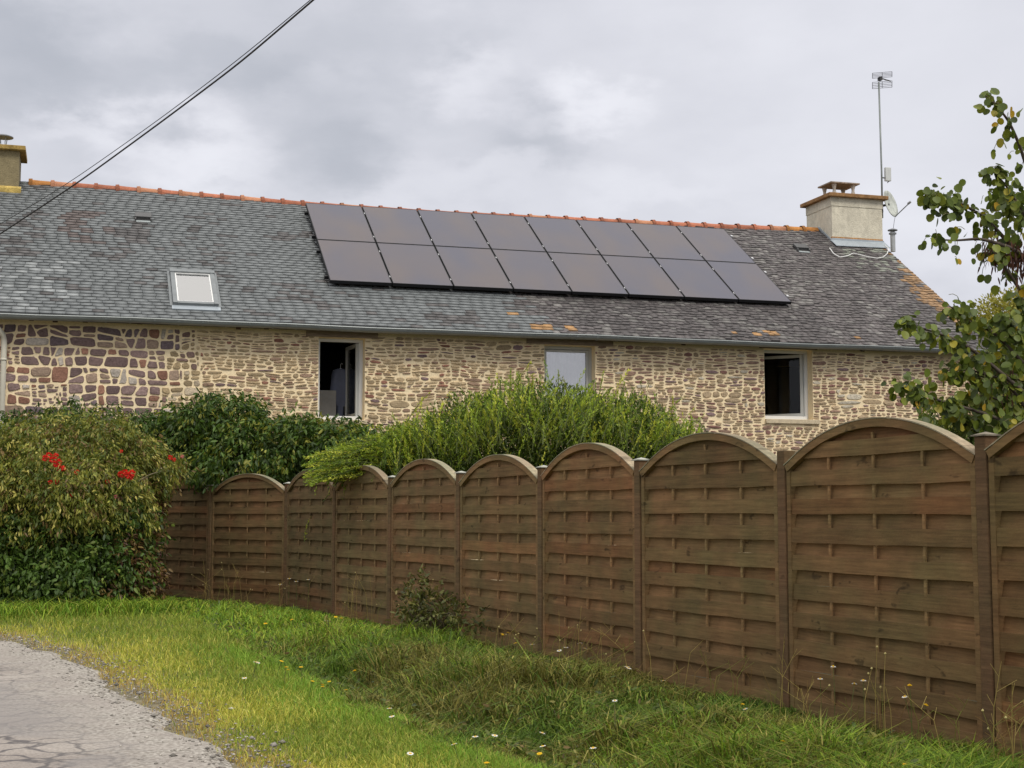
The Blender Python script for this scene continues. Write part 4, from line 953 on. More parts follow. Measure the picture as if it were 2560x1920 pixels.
LEAF4 = (np.array([(0, 0, 0), (.5, .42, .12), (.5, -.42, .12), (1, 0, -.05)]), np.array([(0, 2, 3), (0, 3, 1)]))
q = np.linspace(0, 2*np.pi, 11)[:-1]
rnd_pts = [(.5-.5*math.cos(a)*(1 if math.cos(a) > 0 else 1.05), .46*math.sin(a)*(1.0+.12*math.cos(a)), .10*abs(math.sin(a))) for a in q]
LEAFR = (np.array([(.45, 0, -.02)]+rnd_pts), np.array([(0, 1+k, 1+(k+1) % 10) for k in range(10)]))
LEAF6 = (np.array([(0, 0, 0), (.28, .40, .10), (.68, .34, .08), (1, 0, -.12), (.68, -.34, .08), (.28, -.40, .10), (.5, 0, -.02)]), np.array([(0, 6, 1), (1, 6, 2), (2, 6, 3), (3, 6, 4), (4, 6, 5), (5, 6, 0)]))
def leaves(name, pos, dirv, L, W, C, parent, shape=LEAF4, matl='leaf', seed=1, roll=1.0, up=None):
    g = np.random.default_rng(seed); n = len(pos); d = dirv/(np.linalg.norm(dirv, axis=1)[:, None]+1e-9)
    a = np.tile(np.array([0, 0, 1.]), (n, 1)) if up is None else up
    a = a+g.normal(0, roll, (n, 3)); s = np.cross(a, d); s /= np.linalg.norm(s, axis=1)[:, None]+1e-9; u = np.cross(d, s)
    T, Fc = shape; m = len(T); L = np.broadcast_to(L, n); W = np.broadcast_to(W, n)
    V = pos[:, None, :]+T[None, :, 0:1]*d[:, None, :]*L[:, None, None]+T[None, :, 1:2]*s[:, None, :]*W[:, None, None]+T[None, :, 2:3]*u[:, None, :]*W[:, None, None]
    P = (Fc[None]+(np.arange(n)*m)[:, None, None]).reshape(-1, 3)
    return fast_mesh(name, V.reshape(-1, 3), P, 3, np.repeat(C, m, 0), M[matl], parent)
def blob_points(n, blobs, seed, shell=.55, clump=.28):
    """points in a union of ellipsoids, biased to their outside; returns pos, outward normal"""
    g = np.random.default_rng(seed); vol = np.array([b[3]*b[4]*b[5] for b in blobs])**.75; k = g.choice(len(blobs), n, p=vol/vol.sum())
    B = np.array(blobs)[k]; d = g.normal(size=(n, 3)); d /= np.linalg.norm(d, axis=1)[:, None]
    r = (shell**3+(1-shell**3)*g.random(n))**(1/3)*(1+.0*n)
    nz_ = 1+.16*(vnoise(d[:, 0]*3+k*3.1, d[:, 2]*3+d[:, 1]*2, 1.3, seed)-.5)*2
    p = B[:, :3]+d*B[:, 3:6]*(r*nz_)[:, None]
    c3 = vnoise(p[:, 0]*1.0+p[:, 1]*.6, p[:, 2]+p[:, 1]*.35, 3.4, seed+2)*.6+vnoise(p[:, 0]-p[:, 1], p[:, 2]*1.1, 7.5, seed+3)*.4
    p = p+d*((c3-.5)*clump)[:, None]; return p, d, c3
def pick(n, cols, wts, g, var=.2):
    cols = np.array([lin(*c) for c in cols]); w_ = np.array(wts, float)/sum(wts); k = g.choice(len(cols), n, p=w_); return cols[k]*g.uniform(1-var, 1+var, (n, 1))
def twig_tree(name, base, ends, r, parent, seed=0, col=(.10, .075, .05)):
    m = MB(); rr = random.Random(seed); base = np.array(base, float)
    for e in ends:
        e = np.array(e, float); mid = (base+e)/2+np.array([rr.uniform(-.12, .12), rr.uniform(-.12, .12), .15]); P = np.array([base, (base*2+mid)/3, mid, (mid+e)/2+np.array([rr.uniform(-.05, .05), 0, .03]), e])
        m.tube(P, [r, r*.8, r*.55, r*.35, r*.15], 6, col)
    return m.build(name, M['bark'], parent, smooth=True)

def shrub(name, label, cat, base, blobs, n, L, asp, cols, wts, seed, droop=.6, shape=LEAF4, shell=.5, spray=5, clump=.28, group=None):
    root = empty(name, (0, 0, 0)); g = np.random.default_rng(seed)
    # twigs carry several leaves each
    k = n//spray; p, d, r = blob_points(k, blobs, seed, shell, clump)
    ax_ = d+g.normal(0, .5, (k, 3)); ax_[:, 2] -= droop*.5; ax_ /= np.linalg.norm(ax_, axis=1)[:, None]
    kp = g.random(k) < np.clip((r-.30)*5, .12, 1); p, d, ax_ = p[kp], d[kp], ax_[kp]; k = len(p)
    tl = L*2.0; q = np.repeat(np.arange(k), spray); f = g.random(len(q)); pos = p[q]+ax_[q]*(f*tl)[:, None]+g.normal(0, L*.3, (len(q), 3))
    dv = ax_[q]*.7+g.normal(0, .6, (len(q), 3)); dv[:, 2] -= droop
    cl = pick(k, cols, wts, g, .22)[q]*g.uniform(.85, 1.15, (len(q), 1))
    pos[:, 2] = np.maximum(pos[:, 2], .03)
    Ls = L*g.uniform(.6, 1.2, len(q)); leaves('foliage', pos, dv, Ls, Ls*asp, cl, root, shape, seed=seed)
    ends = [b[:3] for b in blobs]+[p[i] for i in g.choice(k, 26)]
    twig_tree('branches', base, ends, min(.03, .03*max(b[3] for b in blobs)), root, seed); tag(root, label, cat, group); return root

# --- low broad-leaved weeds among the wild grass
g = np.random.default_rng(12); X, Y = scatter(26000, 6, 20, 1.7); P2 = np.stack([X, Y], 1); dW = sdist(P2, WL); dF = -sdist(P2, FP); cl_ = vnoise(X, Y, 2.6, 31)
kp = (dW > .0) & (dF < 0) & (X < 3.5) & (cl_ > .42); X, Y, cl_ = X[kp], Y[kp], cl_[kp]; n = len(X)
zz_ = gz(X, Y)+g.uniform(.02, .22, n)*cl_*np.clip(.25-dF[kp]*.8, .25, 1); dv = g.normal(0, 1, (n, 3)); dv[:, 2] = abs(dv[:, 2])*.5-.1
Cw = pick(n, [(66, 84, 40), (84, 98, 50), (104, 106, 62), (54, 68, 36), (90, 78, 52)], [3, 3, 1.4, 2, 1], g); Lw_ = g.uniform(.02, .055, n)
o = leaves('weed_leaves', np.stack([X, Y, zz_], 1), dv, Lw_, Lw_*.5, Cw, None, LEAF6, seed=13); tag(o, 'small broad leaves of low weeds scattered through the wild grass', 'weeds', kind='stuff')
# --- the red-flowered bush at the left
bl = []
for (x, y, Y, rx, ry, rz) in ((60, 1090, 19.3, .95, .8, .75), (160, 990, 19.8, 1.05, .8, .62), (245, 1008, 20.0, .80, .7, .62), (272, 1075, 19.9, .45, .6, .6), (110, 1080, 19.0, .9, .8, .6), (200, 1090, 19.2, .85, .7, .6), (335, 1000, 20.4, .36, .4, .30), (-60, 1050, 19.5, .9, .9, .8)):
    c = atD(x, y, Y); bl.append((*c, rx, ry, rz))
b0 = atD(170, 1250, 20)
rose = shrub('flowering_shrub', 'large olive-green drooping shrub dotted with red flowers at the left edge', 'shrub', (b0[0], 20.1, 0), bl, 92000, .074, .38,
      [(118, 126, 62), (98, 110, 52), (72, 90, 40), (154, 154, 98), (100, 86, 62)], [3, 3, 3.4, 1.3, 1.4], 31, droop=1.0, shape=LEAF6, clump=.55)
bl = []
for (x, y, Y, rx, ry, rz) in ((60, 1215, 18.9, .95, .6, .62), (170, 1190, 19.1, .8, .6, .62), (245, 1150, 19.4, .55, .55, .55), (130, 1265, 18.6, .8, .5, .35), (-50, 1220, 18.9, .8, .6, .7), (220, 1250, 18.9, .55, .5, .42)):
    c = atD(x, y, Y); bl.append((*c, rx, ry, rz))
shrub('leafy_bush', 'dark green broad-leaved bush growing below the red-flowered shrub', 'bush', (atD(120, 1280, 19)[0], 19.2, 0), bl, 36000, .085, .5,
      [(58, 84, 38), (70, 98, 46), (46, 68, 32), (92, 112, 58)], [3, 3, 3, 1], 32, droop=.8, shape=LEAF6, clump=.40)
bl = []
for (x, y, Y, rx, ry, rz) in ((272, 1235, 19.0, .42, .35, .42), (298, 1200, 19.3, .26, .3, .38), (255, 1290, 18.7, .45, .3, .22), (300, 1130, 19.9, .26, .3, .45), (306, 1270, 19.0, .26, .25, .26), (322, 1070, 20.4, .16, .2, .3)):
    c = atD(x, y, Y); bl.append((*c, rx, ry, rz))
shrub('purple_bush', 'brownish purple leafy bush at the foot of the shrub, left of the fence', 'bush', (atD(290, 1290, 19.2)[0], 19.4, 0), bl, 17000, .07, .45,
      [(84, 66, 52), (100, 84, 58), (70, 50, 50), (118, 108, 72)], [3, 3, 2, 1], 33, droop=.6, shape=LEAF6)
sm_ = MB(); gs = np.random.default_rng(44)
for (x0, y0, x1, y1) in ((150, 1095, 195, 1040), (170, 1080, 205, 1045), (205, 1085, 222, 1048), (215, 1050, 232, 1025), (120, 1070, 190, 1060), (240, 1060, 225, 1020), (300, 1040, 340, 1020), (90, 1040, 60, 1010)):
    a_, b_ = atD(x0, y0, 18.9), atD(x1, y1, 18.5); sm_.tube([a_, (a_+b_)/2+gs.normal(0, .04, 3), b_], [.010, .008, .005], 5, (.26, .22, .13))
sm_.build('bare_stems', M['bark'], rose)['kind'] = 'stuff'
# red flowers: parts of the shrub
def blossom(c, r, col, seed):
    g = np.random.default_rng(seed); n = 46; d = g.normal(size=(n, 3)); d /= np.linalg.norm(d, axis=1)[:, None]; d[:, 1] -= .4
    pos = c+d*r*.5; C = np.array(lin(*col))*g.uniform(.75, 1.2, (n, 1)); leaves('flower', pos, d+g.normal(0, .3, (n, 3)), r*.8, r*.7, C, rose, LEAF6, 'petal', seed)
FL = [(98, 990, 1), (106, 984, 1), (113, 993, 1), (121, 985, .9), (118, 1002, 1), (128, 998, 1), (126, 1010, 1), (137, 1012, .9), (109, 1042, .8), (123, 1041, .8), (166, 1020, .8), (262, 1025, 1.1), (270, 1020, 1), (277, 1028, 1.1), (286, 1022, 1.1), (283, 1030, .9), (232, 1041, .8), (262, 975, .6), (368, 988, .8), (376, 993, .7), (394, 986, .6), (155, 1069, .6), (250, 1073, .6)]
for i, (x, y, sc) in enumerate(FL):
    c = atD(x, y, 18.45+(.35 if x > 200 else .05)+(.9 if x > 340 else 0)); blossom(c, .038*sc, (232, 70, 58) if i not in (20, 22) else (232, 150, 150), 100+i)

# --- dark green climber hedge behind the fence
bl = []
for (x, y, Y, rx, ry, rz) in ((470, 940, 21.9, .75, .5, .55), (560, 960, 21.7, .8, .5, .42), (640, 975, 21.4, .7, .5, .42), (540, 1000, 21.2, .9, .45, .36), (430, 955, 22.2, .5, .5, .5), (500, 898, 22.0, .25, .25, .2), (700, 975, 21.3, .5, .45, .42), (400, 930, 22.4, .5, .4, .3), (760, 985, 21.0, .6, .4, .4)):
    c = atD(x, y, Y); bl.append((*c, rx, ry, rz))
shrub('climbing_shrub', 'dense dark green climber between the stone wall and the far fence panels', 'shrub', (atD(450, 1100, 22)[0], 22, 0), bl, 46000, .10, .42,
      [(52, 78, 32), (66, 94, 40), (44, 64, 30), (112, 120, 56), (86, 104, 46)], [3, 3, 3, 1, 1.4], 41, droop=.9, shape=LEAF6, shell=.6)
bl = []
for (x, y, Y, rx, ry, rz) in ((70, 935, 22.3, .8, .45, .3), (200, 925, 22.3, .8, .45, .3), (20, 975, 22.3, .6, .45, .35), (300, 945, 22.3, .6, .4, .3), (-60, 1000, 22.2, .6, .45, .4)):
    c = atD(x, y, Y); bl.append((*c, rx, ry, rz))
shrub('dark_hedge', 'dark green hedge top showing behind the red-flowered shrub beneath the big stones', 'hedge', (atD(120, 1100, 22.3)[0], 22.3, 0), bl, 20000, .085, .42,
      [(50, 76, 34), (62, 88, 40), (40, 60, 30), (84, 104, 50)], [3, 3, 2, 1], 42, droop=.9, shape=LEAF6)

def fence_Y(x):
    # distance of the fence along the line of sight
    best = None; u = (x*KD-CX)/F
    for (x0, y0), (x1, y1) in zip(FX[:-1], FX[1:]):
        den = (x1-x0)-u*(y1-y0)
        q_ = (u*y0-x0)/den
        if 0 <= q_ <= 1: best = y0+(y1-y0)*q_
    return best or 20
# --- feathery light green shrub: many upright shoots clothed in tiny leaves
def shoots(name, label, cat, starts, tips, seed, nl, L, asp, cols, wts, core=None, corecols=None, thick=.006):
    root = empty(name); g = np.random.default_rng(seed); S = np.array(starts); T = np.array(tips); n = len(S)
    m = MB(); pos = []; dr = []; cc = []
    sc = pick(n, cols, wts, g, .18)
    for i in range(n):
        a, b = S[i], T[i]; ln = np.linalg.norm(b-a); mid = (a+b)/2+np.array([g.normal(0, .05), g.normal(0, .05), ln*.10]); P = [a*(1-f)**2+2*f*(1-f)*mid+b*f*f for f in np.linspace(0, 1, 6)]
        if i % 2 == 0: m.tube(P, np.linspace(thick, thick*.35, 6), 4, (.10, .12, .04), cap=False)
        P = np.array(P); k = int(nl*ln); f = g.random(k)**.85; idx = np.minimum((f*5).astype(int), 4); fr = f*5-idx
        p = P[idx]*(1-fr)[:, None]+P[idx+1]*fr[:, None]; ax_ = P[idx+1]-P[idx]; ax_ /= np.linalg.norm(ax_, axis=1)[:, None]
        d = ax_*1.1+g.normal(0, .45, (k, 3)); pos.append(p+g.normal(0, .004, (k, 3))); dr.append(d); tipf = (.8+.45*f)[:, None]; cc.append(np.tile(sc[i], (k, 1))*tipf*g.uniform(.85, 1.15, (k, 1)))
    pos = np.concatenate(pos); dr = np.concatenate(dr); cc = np.concatenate(cc); Ls = L*g.uniform(.6, 1.2, len(pos))
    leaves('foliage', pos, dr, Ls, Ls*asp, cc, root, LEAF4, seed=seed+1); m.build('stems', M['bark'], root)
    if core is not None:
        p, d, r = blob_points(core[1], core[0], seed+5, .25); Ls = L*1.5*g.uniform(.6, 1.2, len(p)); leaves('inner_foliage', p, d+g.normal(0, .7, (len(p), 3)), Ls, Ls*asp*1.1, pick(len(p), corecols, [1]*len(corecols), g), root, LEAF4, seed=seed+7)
    tag(root, label, cat); return root
g = np.random.default_rng(77)
outline = [(700, 1000), (740, 965), (790, 945), (830, 925), (880, 905), (930, 885), (980, 872), (1020, 855), (1060, 826), (1100, 818), (1150, 806), (1190, 826), (1225, 836), (1265, 826), (1300, 842), (1340, 836), (1390, 856), (1420, 872), (1450, 886), (1490, 902), (1525, 915)]
ox = np.array([o_[0] for o_ in outline]); oy = np.array([o_[1] for o_ in outline])
S = []; Tp = []
for i in range(1900):
    x = g.uniform(690, 1520); top = np.interp(x, ox, oy); Y = max(g.uniform(16.3, 18.6)-(x-1100)*.0012, fence_Y(x)+.25)
    y = top+abs(g.normal(0, 62))+g.uniform(-6, 22); b = atD(x, y, Y); ln = g.uniform(.25, .55)
    if g.random() < .16: b = b+np.array([g.normal(0, .08), 0, g.uniform(.05, .26)])
    a = b+np.array([g.normal(0, .15)-(x-1100)*.00035*1.0, g.normal(0, .12), -ln]); S.append(a); Tp.append(b)
# drooping fans over the fence at the left
for i in range(560):
    u = g.random(); root_ = atD(*(np.array([(880, 985), (960, 1000), (820, 970)][i % 3])+g.normal(0, 22, 2)), 17.6-.3*g.random())
    tx = g.uniform(655, 900); ty = 935+ (900-tx)*.33+g.uniform(-30, 55); ty = min(ty, 1040+g.uniform(-12, 12)); b = atD(tx, ty, 17.2+g.uniform(-.35, .7))
    d = b-root_; ln = np.linalg.norm(d); a = b-d/ln*min(ln, g.uniform(.35, .7)); S.append(a); Tp.append(b)
cb = []
for (x, y, Y, rx, ry, rz) in ((820, 1010, 18.0, .6, .5, .35), (930, 990, 17.8, .7, .6, .45), (1060, 960, 17.6, .8, .7, .6), (1200, 950, 17.4, .8, .7, .65), (1330, 960, 17.2, .8, .7, .55), (1430, 990, 16.9, .5, .5, .40), (1150, 1050, 17.2, 1.5, .6, .5)):
    c = atD(x, y, Y); cb.append((*c, rx, ry, rz))
shoots('feathery_shrub', 'light green shrub of upright feathery shoots spilling over the middle of the fence', 'shrub', S, Tp, 51, 110, .040, .34,
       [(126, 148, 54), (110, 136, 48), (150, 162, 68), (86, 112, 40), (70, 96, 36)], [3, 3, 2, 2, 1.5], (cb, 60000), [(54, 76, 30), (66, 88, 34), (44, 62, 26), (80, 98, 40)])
# thin dark upright stalks standing out of it, in front of the wall
S = []; Tp = []
for (x, y) in ((1385, 820), (1400, 825), (1372, 838), (1418, 842), (1355, 820), (1207, 812), (1215, 815), (1260, 835), (1430, 872), (968, 868)):
    b = atD(x, y, 17.5); S.append(b+np.array([g.normal(0, .05), 0, -.42])); Tp.append(b)
shoots('thin_shoots', 'sparse darker upright stalks rising above the feathery shrub', 'plant', S, Tp, 58, 75, .036, .4, [(84, 92, 48), (96, 100, 60)], [1, 1])
# dangling sprig in front of the fence
S = [atD(745, 1030, 17.9)]*6; Tp = [atD(738+g.normal(0, 6), 1110+g.normal(0, 10), 17.75) for _ in range(3)]+[atD(742+g.normal(0, 8), 1135, 17.75) for _ in range(3)]

# --- right-hand tree with round leaves, trunk just outside the frame
tree = empty('round_leaved_tree'); tag(tree, 'tree with round green and yellowing leaves reaching in from the right edge', 'tree')
tk = MB(); base = np.array([4.75, 11.3, 0.]); 
tk.tube([base, base+np.array([-.03, 0, .8]), base+np.array([.03, 0, 1.7]), base+np.array([.0, 0, 2.7]), base+np.array([.1, .0, 4.2])], [.09, .08, .07, .05, .02], 10, (.12, .095, .075)); tk.build('trunk', M['bark'], tree, smooth=True)
brs = [  # branch polylines (photo pixels, depth)
 [(2330, 560, 11.3), (2230, 400, 11.0), (2205, 320, 10.9), (2180, 262, 10.8), (2150, 225, 10.7), (2128, 205, 10.7)],
 [(2330, 640, 11.3), (2212, 565, 11.0), (2140, 480, 10.9), (2080, 440, 10.8), (2030, 425, 10.8), (2005, 412, 10.7)],
 [(2330, 620, 11.3), (2215, 470, 10.8), (2180, 410, 10.7), (2140, 360, 10.7)],
 [(2330, 620, 11.3), (2200, 540, 10.8), (2120, 515, 10.7), (2060, 520, 10.7), (2010, 515, 10.7)],
 [(2330, 700, 11.3), (2212, 640, 10.9), (2160, 560, 10.8), (2140, 540, 10.8)],
 [(2330, 960, 11.3), (2215, 850, 10.8), (2120, 770, 10.7), (2070, 735, 10.6), (2010, 715, 10.6), (1945, 695, 10.5)],
 [(2330, 960, 11.3), (2215, 790, 10.9), (2150, 720, 10.8), (2090, 690, 10.8), (2050, 660, 10.8)],
 [(2330, 1000, 11.3), (2212, 930, 10.8), (2120, 890, 10.7), (2040, 870, 10.6), (1990, 848, 10.5), (1935, 832, 10.5)],
 [(2330, 1000, 11.3), (2230, 900, 10.9), (2170, 820, 10.8), (2100, 800, 10.7), (2040, 800, 10.7)],
 [(2330, 900, 11.3), (2240, 780, 10.9), (2190, 700, 10.8), (2170, 680, 10.8)],
 [(2330, 980, 11.3), (2240, 960, 10.9), (2160, 930, 10.9), (2100, 905, 10.9), (2060, 890, 10.9)],
 [(2330, 820, 11.4), (2250, 690, 11.2), (2205, 640, 11.1)],
 [(2330, 900, 11.5), (2240, 850, 11.3), (2170, 790, 11.2), (2130, 760, 11.2)], [(2330, 960, 11.5), (2230, 900, 11.3), (2150, 860, 11.2), (2090, 850, 11.2)], [(2330, 600, 11.4), (2240, 470, 11.3), (2190, 440, 11.2), (2150, 430, 11.2)]]
lp = []; ld = []; lc = []; bm = MB(); g = np.random.default_rng(91)
dens = [70, 170, 110, 44, 40, 150, 130, 160, 150, 150, 140, 110, 150, 150, 120]
for b, kn in zip(brs, dens):
    P = np.array([atD(*p) for p in b]); P[0] = base+np.array([0, 0, max(1.2, P[1][2]-.6)]); ti = np.linspace(0, len(P)-1, 30); Pc = np.array([np.interp(ti, range(len(P)), P[:, k]) for k in range(3)]).T
    for _ in range(3): Pc[1:-1] = (Pc[:-2]+Pc[2:]+2*Pc[1:-1])/4
    bm.tube(Pc, np.linspace(.02, .0035, 30), 6, (.09, .07, .055))
    for k in range(kn):
        f = 29*(1-g.random()**1.15*.72); j = int(min(f, 28)); c = Pc[j]+(Pc[j+1]-Pc[j])*(f-j)
        if k > kn*.4: c = c+g.normal(0, .03+.12*(1-f/29), 3)
        off = g.normal(0, 1, 3); off /= np.linalg.norm(off); off *= g.uniform(.02, .07); off[2] -= .01
        if k % 3 == 0: bm.tube([c, c+off*.5+np.array([0, 0, .01]), c+off], .0022, 4, (.16, .15, .07), cap=False)
        d = off/np.linalg.norm(off)*.6+np.array([g.normal(0, .3), g.normal(0, .3), -.75]); lp.append(c+off); ld.append(d)
lp = np.array(lp); ld = np.array(ld); n = len(lp)
C = pick(n, [(70, 88, 42), (84, 102, 44), (104, 118, 48), (132, 130, 44), (168, 144, 48), (56, 72, 38)], [3.2, 3.5, 2.6, .4, .18, 1.6], g, .15)
lu = np.stack([g.normal(0, .5, n), -np.ones(n)*1.0, g.normal(.3, .4, n)], 1)
Ls = g.uniform(.040, .080, n); leaves('leaf_crown', lp, ld, Ls, Ls*.98, C, tree, LEAFR, seed=92, roll=.45, up=lu)
bm.build('branches', M['bark'], tree, smooth=True)
# hanging brown seed pods
pp = []; pd_ = []
for (x, y, nn_, sx, sy) in ((2165, 540, 260, 26, 16), (2200, 560, 170, 16, 22), (2140, 820, 26, 14, 22), (2180, 830, 40, 10, 25), (2090, 790, 12, 12, 10)):
    for _ in range(nn_): pp.append(atD(x+g.normal(0, sx), y+g.normal(0, sy), 10.9+g.uniform(-.15, .25))); pd_.append((g.normal(0, .25), g.normal(0, .2), -1))
pp = np.array(pp); n = len(pp); leaves('seed_pods', pp, np.array(pd_), g.uniform(.05, .09, n), .016, pick(n, [(70, 44, 42), (84, 56, 48), (58, 38, 38)], [1, 1, 1], g), tree, LEAF6, seed=93)['kind'] = 'stuff'
# dark undergrowth behind the fence on the right
bl = []
for (x, y, Y, rx, ry, rz) in ((2090, 905, 12.6, .38, .3, .22), (2170, 890, 12.6, .42, .3, .28), (2230, 850, 12.6, .4, .3, .45), (2150, 960, 12.4, .6, .3, .3), (2000, 960, 12.6, .4, .25, .12), (2215, 780, 13, .3, .3, .3)):
    c = atD(x, y, Y); bl.append((*c, rx, ry, rz))
shrub('garden_shrub', 'dark green garden shrub below the round-leaved tree, right of the stone wall', 'shrub', (4.1, 12.7, 0), bl, 14000, .055, .5,
      [(74, 94, 46), (92, 110, 52), (60, 78, 38), (112, 118, 60)], [3, 3, 3, 1], 61, droop=.6, shape=LEAF6)
# strappy plant behind the near post
sp_ = empty('strap_leaved_plant'); tag(sp_, 'pale strap-leaved plant with arching blades behind the near fence post', 'plant'); m = MB(); b = atD(2165, 990, 11.2)
for i in range(52):
    tx = g.uniform(2085, 2215); ty = g.uniform(835, 925) if i % 2 else g.uniform(880, 935); e = atD(tx, ty, 11.2+g.uniform(-.3, .3)); s0_ = b+np.array([g.normal(0, .05), g.normal(0, .05), -.1]); mid = s0_*.35+e*.65+np.array([0, 0, .12])
    pts = [s0_*(1-f)**2+2*f*(1-f)*mid+e*f*f for f in np.linspace(0, 1, 9)]; wv = np.array([.012, .014, .015, .015, .014, .012, .009, .005, .001])*g.uniform(.7, 1.1)
    sd2 = np.array([math.cos(i), math.sin(i)*.3, 0]); V = []
    for p_, w__ in zip(pts, wv): V += [p_-sd2*w__, p_+np.array([0, .004, -.004]), p_+sd2*w__]
    cl = np.array(lin(*((150, 168, 84), (110, 138, 62), (196, 200, 150), (126, 150, 74))[i % 4])); m.add(V, [(k*3+j, k*3+j+1, k*3+j+4, k*3+j+3) for k in range(8) for j in range(2)], cl)
m.build('blades', M['leaf'], sp_, smooth=True)
# far tree beyond the gable
bl = []
for (x, y, Y, rx, ry, rz) in ((2200, 710, 33, 1.15, 1.2, .9), (2140, 780, 33, 1.1, 1.2, .9), (2230, 800, 33, 1.3, 1.2, 1.4), (2110, 850, 33, 1.0, 1.1, .8), (2280, 720, 33, 1.2, 1.2, 1.4), (2190, 880, 33, 1.6, 1.2, 1.0)):
    c = atD(x, y, Y); bl.append((*c, rx, ry, rz))
ft = empty('distant_tree'); tag(ft, 'yellowish fine-leaved tree standing beyond the gable end of the house', 'tree')
g2 = np.random.default_rng(66); p, d, r = blob_points(46000, bl, 66, .45); cl_ = pick(len(p), [(128, 132, 66), (112, 120, 58), (146, 146, 82), (92, 102, 50)], [3, 3, 1.6, 2], g2)
leaves('crown', p, d+g2.normal(0, .7, (len(p), 3)), .10, .06, cl_, ft, LEAF4, seed=67)
cb_ = atD(2190, 1100, 33); m = MB(); m.tube([(cb_[0], 33, 0), (cb_[0]+.1, 33, 2), (cb_[0], 33, 4)], [.16, .13, .06], 10, (.10, .08, .06)); m.build('trunk', M['bark'], ft, smooth=True); twig_tree('limbs', (cb_[0], 33, 2.4), [b[:3] for b in bl], .06, ft, 3)

# --- small dark weed bush against the fence
bl = []
for (x, y, Y, rx, ry, rz) in ((905, 1285, 15.1, .14, .12, .17), (925, 1325, 14.9, .24, .15, .15), (960, 1345, 14.7, .24, .15, .10), (905, 1345, 14.9, .2, .15, .12), (1000, 1335, 14.0, .14, .1, .07)):
    c = atD(x, y, Y-.35); bl.append((*c, rx, ry, rz))
shrub('weed_bush', 'small dark bramble-like bush growing against the middle of the fence', 'bush', (atD(930, 1340, 14.5)[0], 14.5, 0), bl, 1700, .065, .45,
      [(66, 76, 42), (84, 90, 52), (54, 60, 36), (104, 100, 70)], [3, 3, 2, 1], 71, droop=.3, shape=LEAF6)

# --- flowers of the verge
def flower(kind):
    m = MB(); H = .25
    m.tube([(0, 0, 0), (.008, .004, H*.5), (0, 0, H)], [.0022, .0018, .0018], 5, lin(96, 110, 56), cap=False)
    n = 11; rp_ = .021 if kind == 'daisy' else .017; col = lin(240, 240, 236) if kind == 'daisy' else lin(238, 204, 40)
    for k in range(n):
        a = 2*math.pi*k/n; u = np.array([math.cos(a), math.sin(a), 0]); s_ = np.array([-u[1], u[0], 0]); z = np.array([0, 0, 1.])
        V = [z*H+u*.004, z*H+u*rp_*.6+s_*.0065+z*.002, z*H+u*rp_-z*.002, z*H+u*rp_*.6-s_*.0065+z*.002]; m.add(V, [(0, 1, 2, 3)], col)
    m.lathe([(.009, -.004), (.009, .002), (.005, .005)], (0, 0, H), 8, lin(230, 186, 40) if kind == 'daisy' else lin(226, 176, 30))
    return m
YEL = [(650, 1440), (616, 1441), (628, 1446), (690, 1478), (700, 1483), (665, 1470), (720, 1470), (790, 1445), (735, 1335), (722, 1330), (1055, 1646), (1175, 1620), (1965, 1480), (1968, 1515), (1080, 1368), (1087, 1372), (1122, 1388), (1935, 1648), (1960, 1650), (745, 1490), (1085, 1365), (640, 1336), (575, 1345), (595, 1425), (1600, 1520), (1680, 1600)]
WHT = [(625, 1250), (665, 1252), (640, 1256), (845, 1530), (856, 1545), (1345, 1440), (1352, 1440), (1330, 1510), (1260, 1388), (1220, 1398), (1213, 1402), (1625, 1528), (1150, 1392), (530, 1462), (550, 1430), (543, 1428), (1770, 1465), (1865, 1470), (1975, 1500), (980, 1305), (930, 1315), (1000, 1605), (1060, 1585), (1190, 1610), (1290, 1615), (878, 1620), (1255, 1400), (1440, 1470), (1145, 1580), (1030, 1590), (605, 1262), (1800, 1440), (1835, 1475), (700, 1340)]
def ORD(i):
    n_ = i+1; return 'leftmost' if n_ == 1 else f"{n_}{'th' if 10 < n_ % 100 < 14 else {1: 'st', 2: 'nd', 3: 'rd'}.get(n_ % 10, 'th')} from the left"
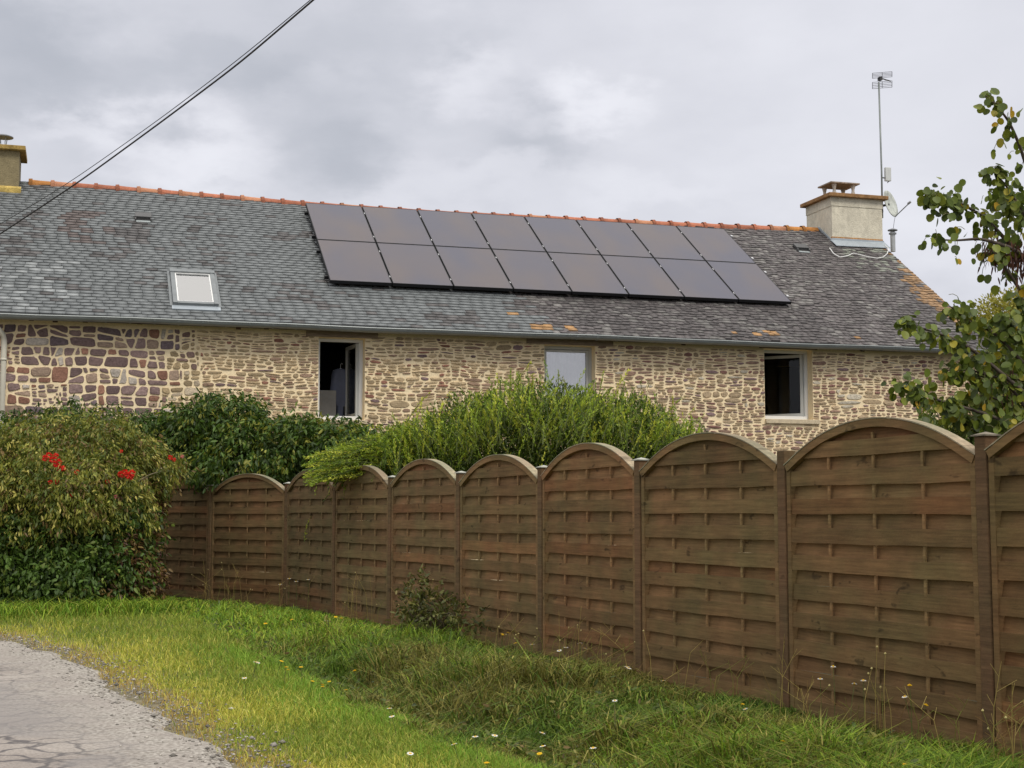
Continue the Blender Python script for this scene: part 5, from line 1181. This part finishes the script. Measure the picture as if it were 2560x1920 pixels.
def put(kind, pts, name, label, cat, group):
    me0 = None
    for i, (x, y) in enumerate(sorted(pts)):
        fy = fence_Y(x)-.22; d = ray(x*KD, y*KD); Yg = d[1]*(EYE-.16)/max(-d[2], 1e-6) if d[2] < 0 else 1e9
        Y = min(Yg, fy); c = atD(x, y, Y); gzz = float(gz(c[0], c[1]))
        if me0 is None: o = flower(kind).build(name, M['petal']); me0 = o
        else: o = me0.copy(); COL.objects.link(o)
        hh = max(c[2]-gzz, .05); o.location = (c[0], c[1], gzz); k = (.85 if Y < 10.5 else 1.1 if Y < 14 else 1.35); o.scale = (k, k, hh/.25)
        o.rotation_euler = (R(12+8*math.sin(i*2.1)), 0, i*1.3) if hh < .3 else (0, 0, i); tag(o, label.replace('#', ORD(i)), cat, group)
put('dandelion', YEL, 'yellow_flower', 'small yellow flower in the grass, # of the yellow ones', 'flower', 'yellow wild flowers')
put('daisy', WHT, 'white_flower', 'small white flower in the grass, # of the white ones', 'flower', 'white wild flowers')
# dry stalks along the foot of the fence
st_ = MB(); g = np.random.default_rng(5)
for i in range(170):
    x = g.uniform(430, 2200); fy = fence_Y(x)-g.uniform(.1, .7); u = (x*KD-CX)/F; b = np.array([u*fy, fy, 0.]); b[2] = float(gz(b[0], b[1])); h_ = g.uniform(.2, .62) if i % 3 == 0 else g.uniform(.15, .35); dx = g.normal(0, .14)
    e = b+np.array([dx, g.normal(0, .05), h_]); mid = (b+e)/2+np.array([-dx*.3, 0, h_*.1]); cl = np.array(lin(*((146, 130, 92), (112, 112, 66), (120, 96, 70))[i % 3]))
    st_.tube([b, mid, e], [.0022, .0018, .001], 4, cl, cap=False)
    for k in range(3 if i % 2 else 0): st_.tube([mid+(e-mid)*k/3, mid+(e-mid)*k/3+np.array([g.normal(0, .05), g.normal(0, .03), .06])], .0014, 3, cl, cap=False)
    if i % 4 == 0: st_.lathe([(.002, -.006), (.007, 0), (.003, .008)], e, 6, np.array(lin(170, 158, 130)))
o = st_.build('dry_stalks', M['grass']); tag(o, 'thin dry stalks and seed heads rising along the foot of the fence', 'weeds', kind='stuff')
